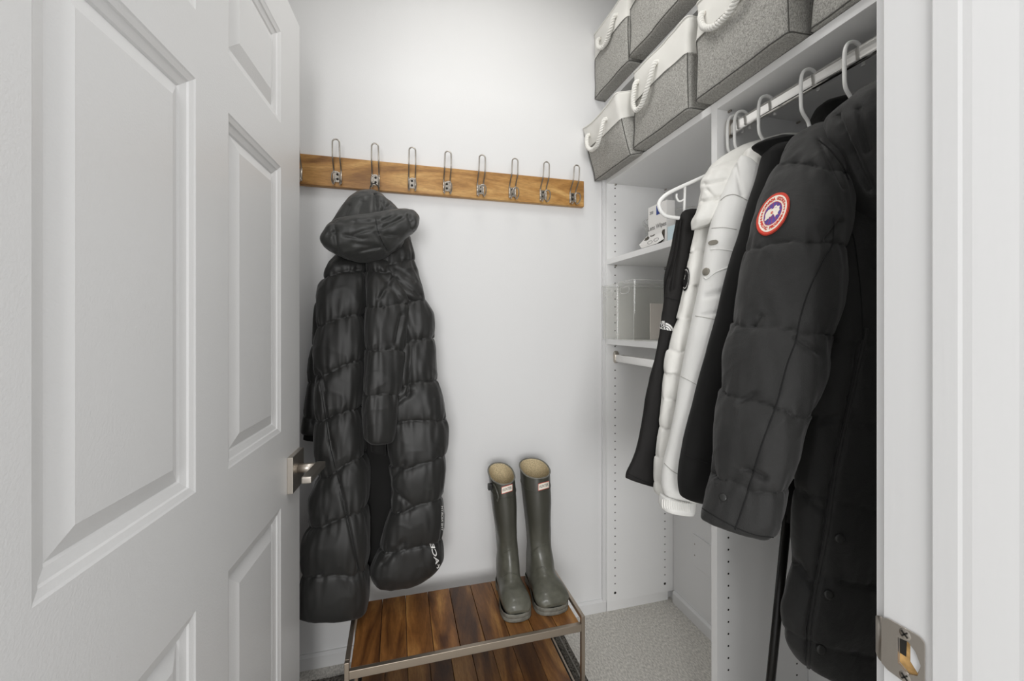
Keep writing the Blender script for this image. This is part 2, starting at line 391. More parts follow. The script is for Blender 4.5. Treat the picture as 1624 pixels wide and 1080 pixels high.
# curved lip that rolls around the closet side corner
lip = MB(); n = 10; ring = []
for i in range(n+1):
    q_ = i/n
    ring.append((YF+.001+.0095*q_, JX-.0016+.0035*q_**2.2, zh*(.86-.16*q_**2)))
vs = []
for (yy, xx, hh) in ring:
    vs += [(xx, yy, zc-hh), (xx, yy, zc+hh), (xx+.0016, yy, zc+hh), (xx+.0016, yy, zc-hh)]
fs = [(i*4+k, i*4+(k+1) % 4, (i+1)*4+(k+1) % 4, (i+1)*4+k) for i in range(n) for k in range(4)]+[(n*4, n*4+1, n*4+2, n*4+3)]
lip.add(vs, fs); lip.build('lip', NICKEL, sp, smooth=True)
for dz in (.0245, -.0245):
    s_ = MB().disc((JX-.0018, yc+.003, zc+dz), (-1, 0, 0), .0068, .0012, 20, .0008).build('screw', NICKEL, sp, smooth=True)
    x = MB()
    for a in (math.radians(40), math.radians(130)):
        dy, dz2 = .0042*math.cos(a), .0042*math.sin(a); py, pz = -.0008*math.sin(a), .0008*math.cos(a)
        x.add([(JX-.0042, yc+.003+q*dy+w_*py, zc+dz+q*dz2+w_*pz) for q, w_ in ((-1, -1), (1, -1), (1, 1), (-1, 1))], [(0, 1, 2, 3)])
    x.build('cross_slot', DARK, s_)
pk = MB().add([jp(y, z, .0004) for y, z in hole], [tuple(range(len(hole)))]); pk.build('latch_pocket', BRASS, sp)
hp = MB().add([jp(y, z, .0008) for y, z in [(yc-.001, zc-.004), (yc-.001, zc+.015), (yc-.008, zc+.010), (yc-.011, zc-.001), (yc-.008, zc-.012)]], [(0, 1, 2, 3, 4)]); hp.build('painted_edge', TRIM, sp)
hp = MB().add([jp(y, z, .0008) for y, z in [(yc+.0095, zc-.002), (yc+.0095, zc+.0155), (yc+.0025, zc+.017), (yc+.003, zc-.002)]], [(0, 1, 2, 3)]); hp.build('latch_slot', DARK, sp)

# ------------------------------------------------------------------ closet carcass
CX = .811; PT = .0195
def panel_holes(name, yface, parent, z0, z1, sign=-1):
    b = MB()
    z = z0
    while z < z1:
        for x in (.8475, 1.079):
            b.disc((x, yface, z), (0, sign, 0), .0027, .0004, 8)
        z += .032
    o = b.build(name, DARK, parent); o['kind'] = 'stuff'; return o
lp = thing('closet_side_panel', 'tall white drilled closet panel standing against the back wall', 'closet panel', (CX, 1.528, .04))
box('panel_board', (CX, 1.528, .040), (XR-.001, 1.5475, 1.7495), MEL, lp, .0008)
panel_holes('pin_holes', 1.528, lp, .112, 1.72)
for x in (.8475, 1.079): MB().disc((x, 1.528, .075), (0, -1, 0), .0052, .0006, 12).build('cam_cover', DARK, lp)
box('kick_strip', (CX+.004, 1.536, 0.0), (XR-.02, 1.547, .040), MEL, lp)
dv = thing('closet_divider_panel', 'white drilled closet divider between shelf bay and coat bay', 'closet panel', (CX, .925, 0))
box('panel_board', (CX, .925, 0.0), (XR-.001, .9455, 1.7495), MEL, dv, .0008)
panel_holes('pin_holes', .925, dv, .05, 1.70)
panel_holes('back_pin_holes', .9455, dv, .05, 1.70, 1)
np_ = thing('closet_end_panel', 'white closet end panel hidden beside the door wall', 'closet panel', (CX, .40, 0))
box('panel_board', (CX, .392, 0), (XR-.001, .4115, 2.04), MEL, np_)
np_['label'] = 'white closet end panel closing the coat bay next to the door jamb'
def shelf(name, z1, y0, y1, label, t=.021, x0=CX, pins=True):
    th = thing(name, label, 'shelf', (x0, y0, z1-t), 'white closet shelves')
    box('shelf_board', (x0, y0, z1-t), (XR-.001, y1, z1), MEL, th, .0008)
    if pins:
        for yy, sg in ((y0, 1), (y1, -1)):
            for x in (.8475, 1.079):
                MB().tube([(x, yy, z1-t-.0035), (x, yy+sg*.009, z1-t-.0035)], .0028, 8).build('shelf_pin', STEEL, th, smooth=True)
    return th
shelf('shelf', 1.7495, .9456, 1.5279, 'white shelf under the grey bins, in the bay beside the back wall')
shelf('shelf', 1.7495, .4116, .9249, 'white shelf above the chrome coat rod')
shelf('shelf', 2.065, .4116, 1.5495, 'topmost white shelf carrying the upper row of grey bins', pins=False)
shelf('shelf', 1.4225, .9456, 1.5279, 'white shelf carrying the lens wipes box')
shelf('shelf', 1.1030, .9456, 1.5279, 'white shelf carrying two clear acrylic bins')
# wall access plate low in the corner bay
ap = thing('access_plate', 'white blank plate screwed low on the wall behind the divider', 'access plate', (XR-.004, 1.2, .28))
box('plate_board', (XR-.005, 1.02, .222), (XR, 1.402, .342), WALL, ap, .0015)
for z in (.305, .262): MB().disc((XR-.005, 1.39, z), (-1, 0, 0), .003, .0005, 8).build('screw', STEEL, ap)
# rods
def rod(name, y0, y1, z, label):
    th = thing(name, label, 'closet rod', (.85, y0, z))
    a = []; hw, hh = .0075, .0155
    n = 20
    def ring(y, hw, hh): return [(.85+hw*math.copysign(abs(math.cos(t))**.6, math.cos(t)), y, z+hh*math.copysign(abs(math.sin(t))**.6, math.sin(t))) for t in [2*math.pi*k/n for k in range(n)]]
    vs = ring(y0+.004, hw, hh)+ring(y1-.004, hw, hh)
    MB().add(vs, [(k, (k+1) % n, (k+1) % n+n, k+n) for k in range(n)]+[tuple(range(n)), tuple(range(n, 2*n))[::-1]]).build('rail', CHROME, th)
    for yy, sg in ((y1, -1), (y0, 1)):
        vs = ring(yy, .0115, .0245)+ring(yy+sg*.004, .0115, .0245)+ring(yy+sg*.012, .0098, .018)
        # raise the escutcheon so that its screw hole sits above the bar
        vs = [(x, y, zz_+.004) for x, y, zz_ in vs]
        MB().add(vs, [(r*n+k, r*n+(k+1) % n, (r+1)*n+(k+1) % n, (r+1)*n+k) for r in (0, 1) for k in range(n)]+[tuple(range(2*n, 3*n))]).build('rod_bracket', NICKEL, th, bevel=.0006)
    return th
RZ = 1.676
rod('closet_rod', .4116, .9249, RZ, 'chrome oval coat rod holding the hung coats')
rod('closet_rod', .9456, 1.5279, 1.026, 'empty chrome oval rod under the shelf of clear bins')

# ------------------------------------------------------------------ hook rail
rk = thing('coat_hook_rail', 'honey wood wall rail with a row of steel wire hooks', 'coat rack', (.16, 1.53, 1.675))
RF = 1.528
rb = MB().box((-.42, RF, 1.6265), (.7115, YB, 1.7295)).build('board', WOODR, rk, bevel=.003)
PW = smooth_path([(-.0115, 0, -.016), (-.0115, -.001, .014), (-.0115, -.012, .032), (-.0115, -.030, .050), (-.0112, -.036, .075), (-.0108, -.038, .098)], 5)
arc = [Vector((-.0108*math.cos(a), -.038, .098+.0108*math.sin(a))) for a in [math.pi*k/10 for k in range(1, 10)]]
PW2 = [Vector((-p.x, p.y, p.z)) for p in PW[::-1]]
hk = MB().tube([p+Vector((0, -.004, 0)) for p in (PW+arc+PW2)], .0024, 8)
lw = smooth_path([(0.009, -.004, -.012), (.0095, -.008, -.025), (.0105, -.026, -.034), (.0125, -.043, -.026), (.0115, -.050, -.012), (.006, -.053, -.003), (-.006, -.053, -.003), (-.0115, -.050, -.012), (-.0125, -.043, -.026), (-.0105, -.026, -.034), (-.0095, -.008, -.025), (-.009, -.004, -.012)], 5)
hk.tube(lw, .0022, 8)
wire_me = mesh('wire', hk.v, hk.f, STEEL, None, True); wm = wire_me.data; bpy.data.objects.remove(wire_me)
cl = MB()
for sx in (-1, 1): cl.tube([(sx*.0115, -.004, -.022), (sx*.0115, -.004, .016)], .0033, 10); cl.disc((sx*.0115, -.004, -.022), (0, 0, -1), .0030, .003, 10, .002)
cm_ = mesh('clamp', cl.v, cl.f, NICKEL, None, True); cmm = cm_.data; bpy.data.objects.remove(cm_)
pm_ = mesh('back_plate', *(lambda B: (B.v, B.f))(MB().box((-.012, -.003, -.020), (.012, 0, .014))), STEEL); pmm = pm_.data; bpy.data.objects.remove(pm_)
sm_ = mesh('screw', *(lambda B: (B.v, B.f))(MB().disc((0, -.003, .006), (0, -1, 0), .0042, .0012, 14, .0006).disc((0, -.003, -.010), (0, -1, 0), .0042, .0012, 14, .0006)), DARK, None, True); smm = sm_.data; bpy.data.objects.remove(sm_)
for i in range(9):
    x = .661-.1227*i
    if x < -.44: continue
    h = bpy.data.objects.new('hook', wm); COL.objects.link(h); h.parent = rk; h.location = Vector((x, RF, 1.663))-rk.location
    for nm, me in (('clamp', cmm), ('back_plate', pmm), ('screw', smm)):
        c = bpy.data.objects.new(nm, me); COL.objects.link(c); c.parent = h

# ------------------------------------------------------------------ two-tier wooden shoe bench
BX0, BX1, BY0, BY1 = -.134, .541, 1.155, 1.436; ZW = .263
bn = thing('shoe_bench', 'low two-tier bench of dark wood planks in a bronze steel frame', 'bench', ((BX0+BX1)/2, (BY0+BY1)/2, 0))
q = .0115
for x in (BX0, BX1-q):
    f_ = MB().box((x, BY0, 0.014), (x+q, BY0+.0125, .2865)).box((x, BY1-.0125, 0.014), (x+q, BY1, .2865))
    f_.box((x, BY0+.0125, .274), (x+q, BY1-.0125, .2865)).box((x, BY0+.0125, .018), (x+q, BY1-.0125, .032))
    f_.build('side_frame', BRONZE, bn, bevel=.0012)
for zt in (ZW, .068):
    for y in (BY0, BY1-.0125):
        box('front_rail' if y == BY0 else 'back_rail', (BX0+q, y, zt-.0205), (BX1-q, y+.0125, zt+(.001 if y == BY0 else -.010)), BRONZE, bn, .001)
    x0, x1 = BX0+q+.002, BX1-q-.002; pw = (x1-x0)/9
    if zt < .1: x0 += .012; x1 -= .014; pw = (x1-x0)/9
    for i in range(9):
        dz = random.Random(i+int(zt*100)).uniform(-.0006, .0006)
        box('plank', (x0+i*pw+.0007, BY0+.0130, zt-.016+dz), (x0+(i+1)*pw-.0007, BY1-.0015, zt+dz), WOOD, bn, .0012)
for zt in (ZW, .068): box('gap_shade_sheet', (BX0+q+.004, BY0+.016, zt-.0195), (BX1-q-.004, BY1-.004 if zt > .1 else BY1-.016, zt-.0168), DARK, bn)  # dark sheet added under each tier, stands in for shade in the plank gaps
for x in (BX0, BX1-q):
    for y in (BY0, BY1-.0125): box('foot', (x+.001, y+.001, 0.0112), (x+q-.001, y+.0115, .015), BLKMET, bn)

# rug under the bench
rg = thing('rug', 'dark grey pile rug edge lying on the carpet under the shoe bench', 'rug', (.2, 1.2, 0))
def pileplane(x0, x1, y0, y1, z, amp, nx, ny, seed):
    rnd = random.Random(seed); vs = []; fs = []
    for i in range(nx+1):
        for k in range(ny+1): vs.append((x0+(x1-x0)*i/nx, y0+(y1-y0)*k/ny, z+(rnd.uniform(-amp, amp) if 0 < i < nx and 0 < k < ny else -z+.0005)))
    for i in range(nx):
        for k in range(ny): a = i*(ny+1)+k; fs.append((a, a+ny+1, a+ny+2, a+1))
    return MB().add(vs, fs)
pileplane(-.30, .598, .98, 1.485, .007, .002, 200, 110, 3).build('pile', RUG, rg, smooth=True)
for k, x in enumerate((.548, .556, .575)):
    MB().tube([(x, .985, .0075), (x, 1.48, .0075)], .003, 8).build('ridge', RUGB if k != 1 else RUG, rg, smooth=True)

# ------------------------------------------------------------------ storage bins
def bin_(x0, y0, y1, z0, h, depth, label, tilt=0.0, seed=1, sag=.006, grom=(.22, .80), drop=.07, swing=0.0, band=.61, shift=(0, 0, 0)):
    """fabric box, front face towards -X; y1 is the end nearer the back wall"""
    W = y1-y0; rnd = random.Random(seed)
    th = thing('storage_bin', label, 'storage bin', (x0, (y0+y1)/2, z0), 'grey and white rope-handled fabric bins')
    def defo(x, y, z):
        # x:0 front..depth, y:0..W, z:0..h  -> world, with cloth slump
        a = (y/W-.5)*2; c = (x/depth-.5)*2; t = z/h
        bul = .010*(1-a*a)*math.sin(math.pi*min(1, t*1.0))*(1 if c < 0 else -1)
        nz = noise.noise(Vector((y*9+seed*3.1, z*11, x*7)))*.0045+noise.noise(Vector((y*28+seed, z*24, x*20)))*.0012
        X = x-bul*abs(c)**2 + nz*(-1 if c < 0 else 1)*abs(c)
        Y = y+(-.004*math.sin(math.pi*t)*a+nz*a)*abs(a)**2
        Z = z-sag*t*(1-a*a)*abs(c)-sag*.3*t+nz*.3
        ct, st = math.cos(tilt), math.sin(tilt)
        X, Z = X*ct-Z*st, X*st+Z*ct
        return Vector((x0+X+shift[0], y0+Y+shift[1], z0+Z+shift[2]))
    r = .012
    def shell(zlo, zhi, nz_, out, mat, name, bottom):
        # rounded rectangle walls from zlo to zhi
        per = []; nseg = 22
        pts = []
        def edge(p, q, n):
            for i in range(n): pts.append((p[0]+(q[0]-p[0])*i/n, p[1]+(q[1]-p[1])*i/n))
        o = out
        cs = [(-o, r, -o, W-r), (r, W+o, depth-r, W+o), (depth+o, W-r, depth+o, r), (depth-r, -o, r, -o)]
        cc = [(r, W-r, 180, 90), (depth-r, W-r, 90, 0), (depth-r, r, 0, -90), (r, r, -90, -180)]
        for (a, b_, c, d_), (cx, cy, a0, a1) in zip(cs, cc):
            edge((a, b_), (c, d_), nseg)
            for i in range(5):
                t = math.radians(a0+(a1-a0)*i/5); pts.append((cx+(r+o)*math.cos(t), cy+(r+o)*math.sin(t)))
        n = len(pts); vs = []; fs = []
        zl = [zlo+(zhi-zlo)*i/nz_ for i in range(nz_+1)]
        for z in zl:
            for (x, y) in pts: vs.append(defo(x, y, z))
        for i in range(nz_):
            for k in range(n): fs.append((i*n+k, i*n+(k+1) % n, (i+1)*n+(k+1) % n, (i+1)*n+k))
        if bottom:   # bottom panel, slightly inset
            base = len(vs); 
            for s_ in (.96, .6, .2):
                for (x, y) in pts: vs.append(defo(depth/2+(x-depth/2)*s_, W/2+(y-W/2)*s_, -.003))
            prev = 0
            for j in range(3):
                cur = base+j*n
                for k in range(n): fs.append((prev+k, cur+k, cur+(k+1) % n, prev+(k+1) % n))
                prev = cur
            fs.append(tuple(prev+k for k in range(n)))
        else:        # rim turned inward and down: open box
            base = len(vs)
            for dz, s_ in ((.002, .985), (-.002, .965), (-.06, .95)):
                for (x, y) in pts: vs.append(defo(depth/2+(x-depth/2)*s_, W/2+(y-W/2)*s_, zhi+dz))
            prev = nz_*n
            for j in range(3):
                cur = base+j*n
                for k in range(n): fs.append((prev+k, prev+(k+1) % n, cur+(k+1) % n, cur+k))
                prev = cur
        return MB().add(vs, fs).build(name, mat, th, smooth=True), pts
    zb = h*band
    body, pts = shell(0.0, zb+.004, 14, 0.0, GREY, 'body', True)
    shell(zb, h, 9, .0022, CREAM, 'band', False)
    MB().tube([defo(x, y, .0015)-Vector((0.0006, 0, 0)) for x, y in pts], .0016, 6, closed=True).build('bottom_seam', M_SEAM, th)
    for (x, y) in ((.001, .001), (.001, W-.001)):
        MB().tube([defo(x+.001, y+(.001 if y < .1 else -.001), z*zb/12) for z in range(13)], .0013, 6).build('corner_seam', M_SEAM, th)
    MB().tube([defo(x-(.003 if x < depth/2 else -.003), y, zb) for x, y in pts], .0012, 6, closed=True).build('band_piping', CREAM, th)
    MB().tube([defo(x-(.0025 if x < depth/2 else -.0025), y, h) for x, y in pts], .0028, 8, closed=True).build('rim_piping', CREAM, th, smooth=True)
    # rope handle through two grommets
    ya, yb = W*grom[0], W*grom[1]; zg = h*.80
    pa, pb = defo(-.003, ya, zg), defo(-.003, yb, zg)
    for p in (pa, pb):
        MB().disc(p-Vector((.001, 0, 0)), (-1, 0, .1), .008, .002, 16, .0005).build('grommet', NICKEL, th, smooth=True)
    mid_ = (pa+pb)/2+Vector((-.012, swing, -drop))
    k1 = pa.lerp(pb, .10)+Vector((-.016, swing*.5, -drop*.62)); k2 = pa.lerp(pb, .90)+Vector((-.016, swing*.5, -drop*.62))
    k3 = pa.lerp(pb, .30)+Vector((-.014, swing*.9, -drop*.95)); k4 = pa.lerp(pb, .70)+Vector((-.014, swing*.9, -drop*.95))
    rope([pa+Vector((.018, 0, .002)), pa+Vector((-.009, 0, -.003)), k1, k3, mid_, k4, k2, pb+Vector((-.009, 0, -.003)), pb+Vector((.018, 0, .002))], .0076, .026).build('rope_handle', ROPE, th, smooth=True)
    return th
M_SEAM = M('grey_seam', (.10, .098, .09), .9)
bin_(.762, 1.270, 1.538, 1.7500, .215, .31, 'slumped grey and white rope bin tipping over the shelf edge by the back wall', tilt=math.radians(15), seed=2, sag=.014, grom=(.30, .80), drop=.075, shift=(0.0, 0, -.014))
bin_(.768, .983, 1.262, 1.7540, .256, .31, 'grey bin with white rope handle, second from the back wall on the lower bin shelf', seed=3, grom=(.47, .86), drop=.098, swing=.028)
bin_(.764, .672, .950, 1.7540, .258, .31, 'wide grey and white bin above the end of the chrome rod', seed=4, grom=(.3, .86), drop=.07)
bin_(.802, .425, .662, 1.7540, .256, .30, 'grey bin nearest the door jamb on the lower bin shelf', seed=5)
bin_(.764, 1.285, 1.546, 2.0695, .256, .31, 'grey and white rope bin at the back wall end of the upper shelf', seed=6, grom=(.27, .76), drop=.062)
bin_(.758, .960, 1.272, 2.0695, .256, .31, 'grey bin on the upper shelf cropped by the top of the photo', seed=7, grom=(.3, .9), drop=.045, sag=.012)

# ------------------------------------------------------------------ garment machinery
def pchip(t, y, x):
    t = np.asarray(t, float); y = np.asarray(y, float); h = np.diff(t); dl = np.diff(y)/h; n = len(t); m = np.zeros(n)
    if n == 2: return y[0]+(x-t[0])*dl[0]
    for i in range(1, n-1):
        if dl[i-1]*dl[i] > 0:
            w1, w2 = 2*h[i]+h[i-1], h[i]+2*h[i-1]; m[i] = (w1+w2)/(w1/dl[i-1]+w2/dl[i])
    m[0], m[-1] = dl[0], dl[-1]
    i = np.clip(np.searchsorted(t, x)-1, 0, n-2); s = (x-t[i])/h[i]; hh = h[i]
    return (2*s**3-3*s**2+1)*y[i]+(s**3-2*s**2+s)*hh*m[i]+(-2*s**3+3*s**2)*y[i+1]+(s**3-s**2)*hh*m[i+1]

class Garment: pass
ALLBVH = {}
def loft(name, rows, mat, parent, seams=(), amp=.012, e=.72, n=170, m=110, wr=.0025, lf=.004, seed=1, round_top=.05, round_bot=.02, pw=.42, folds=(), lfs=6.0):
    """rows: (vL, vR, uL, uR, YL, YR, half_thickness).  Closed cloth volume; cross-sections run from the left to the right edge."""
    t = np.array([(r[0]+r[1])/2 for r in rows], float)
    PL = np.array([at(r[2], r[0], Y=r[4]) for r in rows]); PR = np.array([at(r[3], r[1], Y=r[5]) for r in rows])
    T = np.array([r[6] for r in rows]); vL = np.array([r[0] for r in rows], float); vR = np.array([r[1] for r in rows], float)
    x = np.linspace(t[0], t[-1], n)
    # denser rows at the ends for rounded caps
    g = np.linspace(0, 1, n); x = t[0]+(t[-1]-t[0])*g
    L = np.stack([pchip(t, PL[:, k], x) for k in range(3)], 1); R = np.stack([pchip(t, PR[:, k], x) for k in range(3)], 1)
    Tn = pchip(t, T, x); VL = pchip(t, vL, x); VR = pchip(t, vR, x)
    cap = np.ones(n)
    if round_top > 0: cap = np.where(g < round_top, np.sqrt(np.clip(1-(1-g/round_top)**2, .0, 1)), cap)
    if round_bot > 0: cap = np.where(g > 1-round_bot, np.sqrt(np.clip(1-((g-1+round_bot)/round_bot)**2, .02, 1)), cap)
    th = np.linspace(0, 2*np.pi, m, endpoint=False)
    c, s = np.cos(th), np.sin(th)
    # left (c=-1) to right (c=+1)
    ce = np.sign(c)*np.abs(c)**e; se = np.sign(s)*np.abs(s)**e
    C = (L+R)/2; Wv = (R-L)/2; Wl = np.linalg.norm(Wv, axis=1, keepdims=True); Wh = Wv/np.maximum(Wl, 1e-6)
    Th = np.stack([Wh[:, 1], -Wh[:, 0], np.zeros(n)], 1); Th /= np.maximum(np.linalg.norm(Th, axis=1, keepdims=True), 1e-6)  # towards the camera
    capW = .55+.45*cap if round_top > .0 or round_bot > 0 else cap
    pos = C[:, None, :]+Wv[:, None, :]*(ce[None, :, None]*capW[:, None, None])+Th[:, None, :]*(se[None, :, None]*(Tn*cap)[:, None, None])
    nw = c[None, :]*Tn[:, None]; nt_ = s[None, :]*Wl; ln = np.sqrt(nw**2+nt_**2)+1e-9
    Nn = Wh[:, None, :]*(nw/ln)[:, :, None]+Th[:, None, :]*(nt_/ln)[:, :, None]
    q = (ce[None, :]+1)/2*np.ones((n, 1)); vloc = VL[:, None]+(VR-VL)[:, None]*q
    disp = np.zeros((n, m)); P = np.ones((n, m)); idx = np.zeros((n, m))
    if seams:
        sv = [z[0]+(z[1]-z[0])*q+(z[2][0]*np.sin(q*z[2][1]*3+z[2][2]) if len(z) > 2 else 0) for z in seams]
        allv = [np.full((n, m), t[0]-2*(sv[0].mean()-t[0])*.35-1)]+sv+[np.full((n, m), t[-1]+30.0)]
        allv = np.stack(allv); allv.sort(axis=0)
        k = (vloc[None] >= allv).sum(0)-1; k = np.clip(k, 0, len(allv)-2); idx = k.astype(float)
        lo = np.take_along_axis(allv, k[None], 0)[0]; hi = np.take_along_axis(allv, k[None]+1, 0)[0]
        sl = np.clip((vloc-lo)/(hi-lo), 0, 1); sl = sl**.88
        P = np.clip(4*sl*(1-sl), 0, 1)**pw
        disp += amp*(P-.86)
    out = np.empty((n, m, 3)); nzf = noise.noise
    for i in range(n):
        for k in range(m):
            p = pos[i, k]; pr = P[i, k]
            near = max(0.0, 1.15-pr)
            a = nzf(Vector((p[0]*66+seed*7.1+idx[i, k]*3.3, p[1]*66, p[2]*14+idx[i, k])))
            a3 = 1-abs(nzf(Vector((p[0]*17+seed*1.7+idx[i, k]*2.1, p[1]*17+p[2]*14, p[2]*8+idx[i, k]*5.7))))*2.2
            a2 = nzf(Vector((p[0]*15+seed, p[1]*15+p[2]*10, p[2]*6+idx[i, k]*5.7)))
            b = nzf(Vector((p[0]*lfs+seed*2.7, p[1]*lfs, p[2]*lfs)))
            dd = disp[i, k]+wr*a*(near*2.6+.12)+wr*.55*a2+wr*.5*max(0, a3)**3*(.3+near)+lf*b*.8
            out[i, k] = p+Nn[i, k]*dd*min(1, cap[i]+.15)
    # creases drawn along lines given in image positions on this garment
    if folds:
        flat = out.reshape(-1, 3); X = flat[:, 0]; Yv = flat[:, 1]; Z = flat[:, 2]
        fw_ = X*SN+Yv*CS; rt = X*CS-Yv*SN; U = 812+F*rt/fw_; V = V0-F*(Z-CAMZ)/fw_
        NF = Nn.reshape(-1, 3); front = (NF[:, 0]*X+NF[:, 1]*Yv) < 0
        for (u0, v0, u1, v1, dep, wd) in folds:
            dx, dy = u1-u0, v1-v0; l2 = dx*dx+dy*dy; tt = np.clip(((U-u0)*dx+(V-v0)*dy)/l2, 0, 1)
            dist = np.hypot(U-u0-tt*dx, V-v0-tt*dy)
            f_ = np.exp(-(dist/wd)**2)*np.where(tt*(1-tt) > 0, 1, .6)
            flat -= NF*(dep*f_*front)[:, None]
        out = flat.reshape(n, m, 3)
    vs = out.reshape(-1, 3).tolist(); fs = []
    for i in range(n-1):
        for k in range(m): k2 = (k+1) % m; fs.append((i*m+k, (i+1)*m+k, (i+1)*m+k2, i*m+k2))
    ct = out[0].mean(0); cb = out[-1].mean(0); vs += [ct.tolist(), cb.tolist()]; a, b_ = len(vs)-2, len(vs)-1
    for k in range(m): k2 = (k+1) % m; fs.append((a, k, k2)); fs.append((b_, (n-1)*m+k2, (n-1)*m+k))
    o = mesh(name, vs, fs, mat, parent, True)
    o['_id'] = name
    ALLBVH[o.name] = BVHTree.FromPolygons([Vector(v) for v in vs], fs)
    del o['_id']
    return o
def hit(objs, u, v):
    best = None; k = ray(u, v).normalized(); o = Vector((0, 0, CAMZ))
    for ob in objs:
        loc, nr, _, dist = ALLBVH[ob.name].ray_cast(o, k)
        if loc is not None and (best is None or dist < best[2]): best = (loc, nr if nr.dot(k) < 0 else -nr, dist)
    return best
def stitch(name, objs, pts, mat, parent, r=.0011, off=.0006):
    """seam thread laid over the cloth"""
    P = []
    sp_ = smooth_path([Vector((a, b, 0)) for a, b in pts], 10)
    for p in sp_:
        h = hit(objs, p.x, p.y)
        if h: P.append(h[0]+h[1]*off)
    if len(P) > 2: return MB().tube(P, r, 6).build(name, mat, parent, smooth=True)
def decal(name, objs, polys, c, ex, ey, mat, parent, off=.0012):
    """polys: list of (verts2d, faces) printed on the cloth around pixel c"""
    B = MB()
    for vs, fs in polys:
        W_ = []; ok = True
        for (x, y) in vs:
            h = hit(objs, c[0]+ex[0]*x+ey[0]*y, c[1]+ex[1]*x+ey[1]*y)
            W_.append(h[0]+h[1]*off if h else None)
        fs = [f for f in fs if all(W_[i] is not None for i in f)]
        # skip faces that would bridge between folds
        fs = [f for f in fs if max((W_[f[0]]-W_[i]).length for i in f) < .03]
        W_ = [p if p is not None else Vector((0, 0, 0)) for p in W_]
        used = sorted({i for f in fs for i in f}); mp = {i: j for j, i in enumerate(used)}
        B.add([W_[i] for i in used], [[mp[i] for i in f] for f in fs])
    if B.f: return B.build(name, mat, parent)
def text2d(s, size=1.0, bold=.0):
    cu = bpy.data.curves.new('t', 'FONT'); cu.body = s; cu.size = size; cu.offset = bold; cu.align_x = 'CENTER'; cu.align_y = 'CENTER'; cu.resolution_u = 3
    ob = bpy.data.objects.new('t', cu); COL.objects.link(ob)
    dg = bpy.context.evaluated_depsgraph_get(); me = bpy.data.meshes.new_from_object(ob.evaluated_get(dg))
    vs = [(v.co.x, v.co.y) for v in me.vertices]; fs = [tuple(p.vertices) for p in me.polygons]
    bpy.data.objects.remove(ob); bpy.data.curves.remove(cu); bpy.data.meshes.remove(me)
    return vs, fs
def ring2d(r0, r1, n=48, a0=0, a1=360, sub=1):
    vs = []; fs = []
    full = abs(a1-a0) >= 360; N = n if full else n+1
    for i in range(N):
        a = math.radians(a0+(a1-a0)*i/n)
        for k in range(sub+1):
            r = r0+(r1-r0)*k/sub; vs.append((r*math.cos(a), r*math.sin(a)))
    for i in range(n):
        j = (i+1) % N
        for k in range(sub): fs.append((i*(sub+1)+k, i*(sub+1)+k+1, j*(sub+1)+k+1, j*(sub+1)+k))
    return vs, fs
def sc2d(p, sx, sy, dx=0, dy=0): return [(x*sx+dx, y*sy+dy) for x, y in p[0]], p[1]

# half-dome outdoor emblem: three words left, arcs right
def dome_logo():
    ps = []
    for k, wd in enumerate(('THE', 'NORTH', 'FACE')):
        vs, fs = text2d(wd, .52, .012); mx = max(x for x, y in vs); mn = min(x for x, y in vs)
        ps.append(([((x-mx)*.9-.08, y+.50-.42*k) for x, y in vs], fs))
    for r0, r1 in ((.10, .34), (.44, .68), (.78, 1.05)):
        vs, fs = ring2d(r0, r1, 12, 0, 90); ps.append(([(x, y-.55) for x, y in vs], fs))
    return ps
DOME = dome_logo()

# ------------------------------------------------------------------ long black puffer on the wall rail
cw = thing('puffer_coat', 'long black quilted coat with hood hanging from the wooden rail', 'coat', (-.10, 1.45, .30))
lb = loft('left_body', [
    (398, 404, 530, 584, 1.445, 1.45, .045), (420, 420, 522, 584, 1.44, 1.44, .055), (445, 442, 512, 583, 1.44, 1.43, .06), (480, 480, 505, 581, 1.435, 1.42, .065),
    (556, 556, 503, 580, 1.43, 1.41, .07), (600, 600, 504, 578, 1.42, 1.40, .07), (650, 648, 502, 577, 1.41, 1.39, .07), (711, 711, 503, 579, 1.40, 1.38, .07),
    (752, 748, 506, 583, 1.39, 1.37, .068), (785, 790, 496, 583, 1.38, 1.36, .068), (822, 822, 493, 584, 1.37, 1.35, .066), (860, 860, 481, 586, 1.36, 1.34, .064), (896, 900, 479, 587, 1.355, 1.335, .06),
    (935, 935, 476, 586, 1.35, 1.335, .055), (968, 965, 473, 582, 1.35, 1.335, .045), (979, 980, 473, 576, 1.35, 1.335, .03)],
    NYLON, cw, seams=[(442, 430, (2, 2, 1)), (518, 499, (2, 2, 1)), (594, 571, (3, 2, 0)), (664, 644, (2, 2, 1)), (752, 720, (3, 2, 0)), (828, 800, (3, 2, 1)), (902, 896, (3, 2, 2))],
    amp=.017, pw=.34, n=300, m=130, wr=.0042, lf=.009, seed=1, folds=[(523, 700, 570, 905, .007, 2.2), (508, 600, 523, 700, .006, 2.2), (504, 590, 512, 622, .008, 4)])
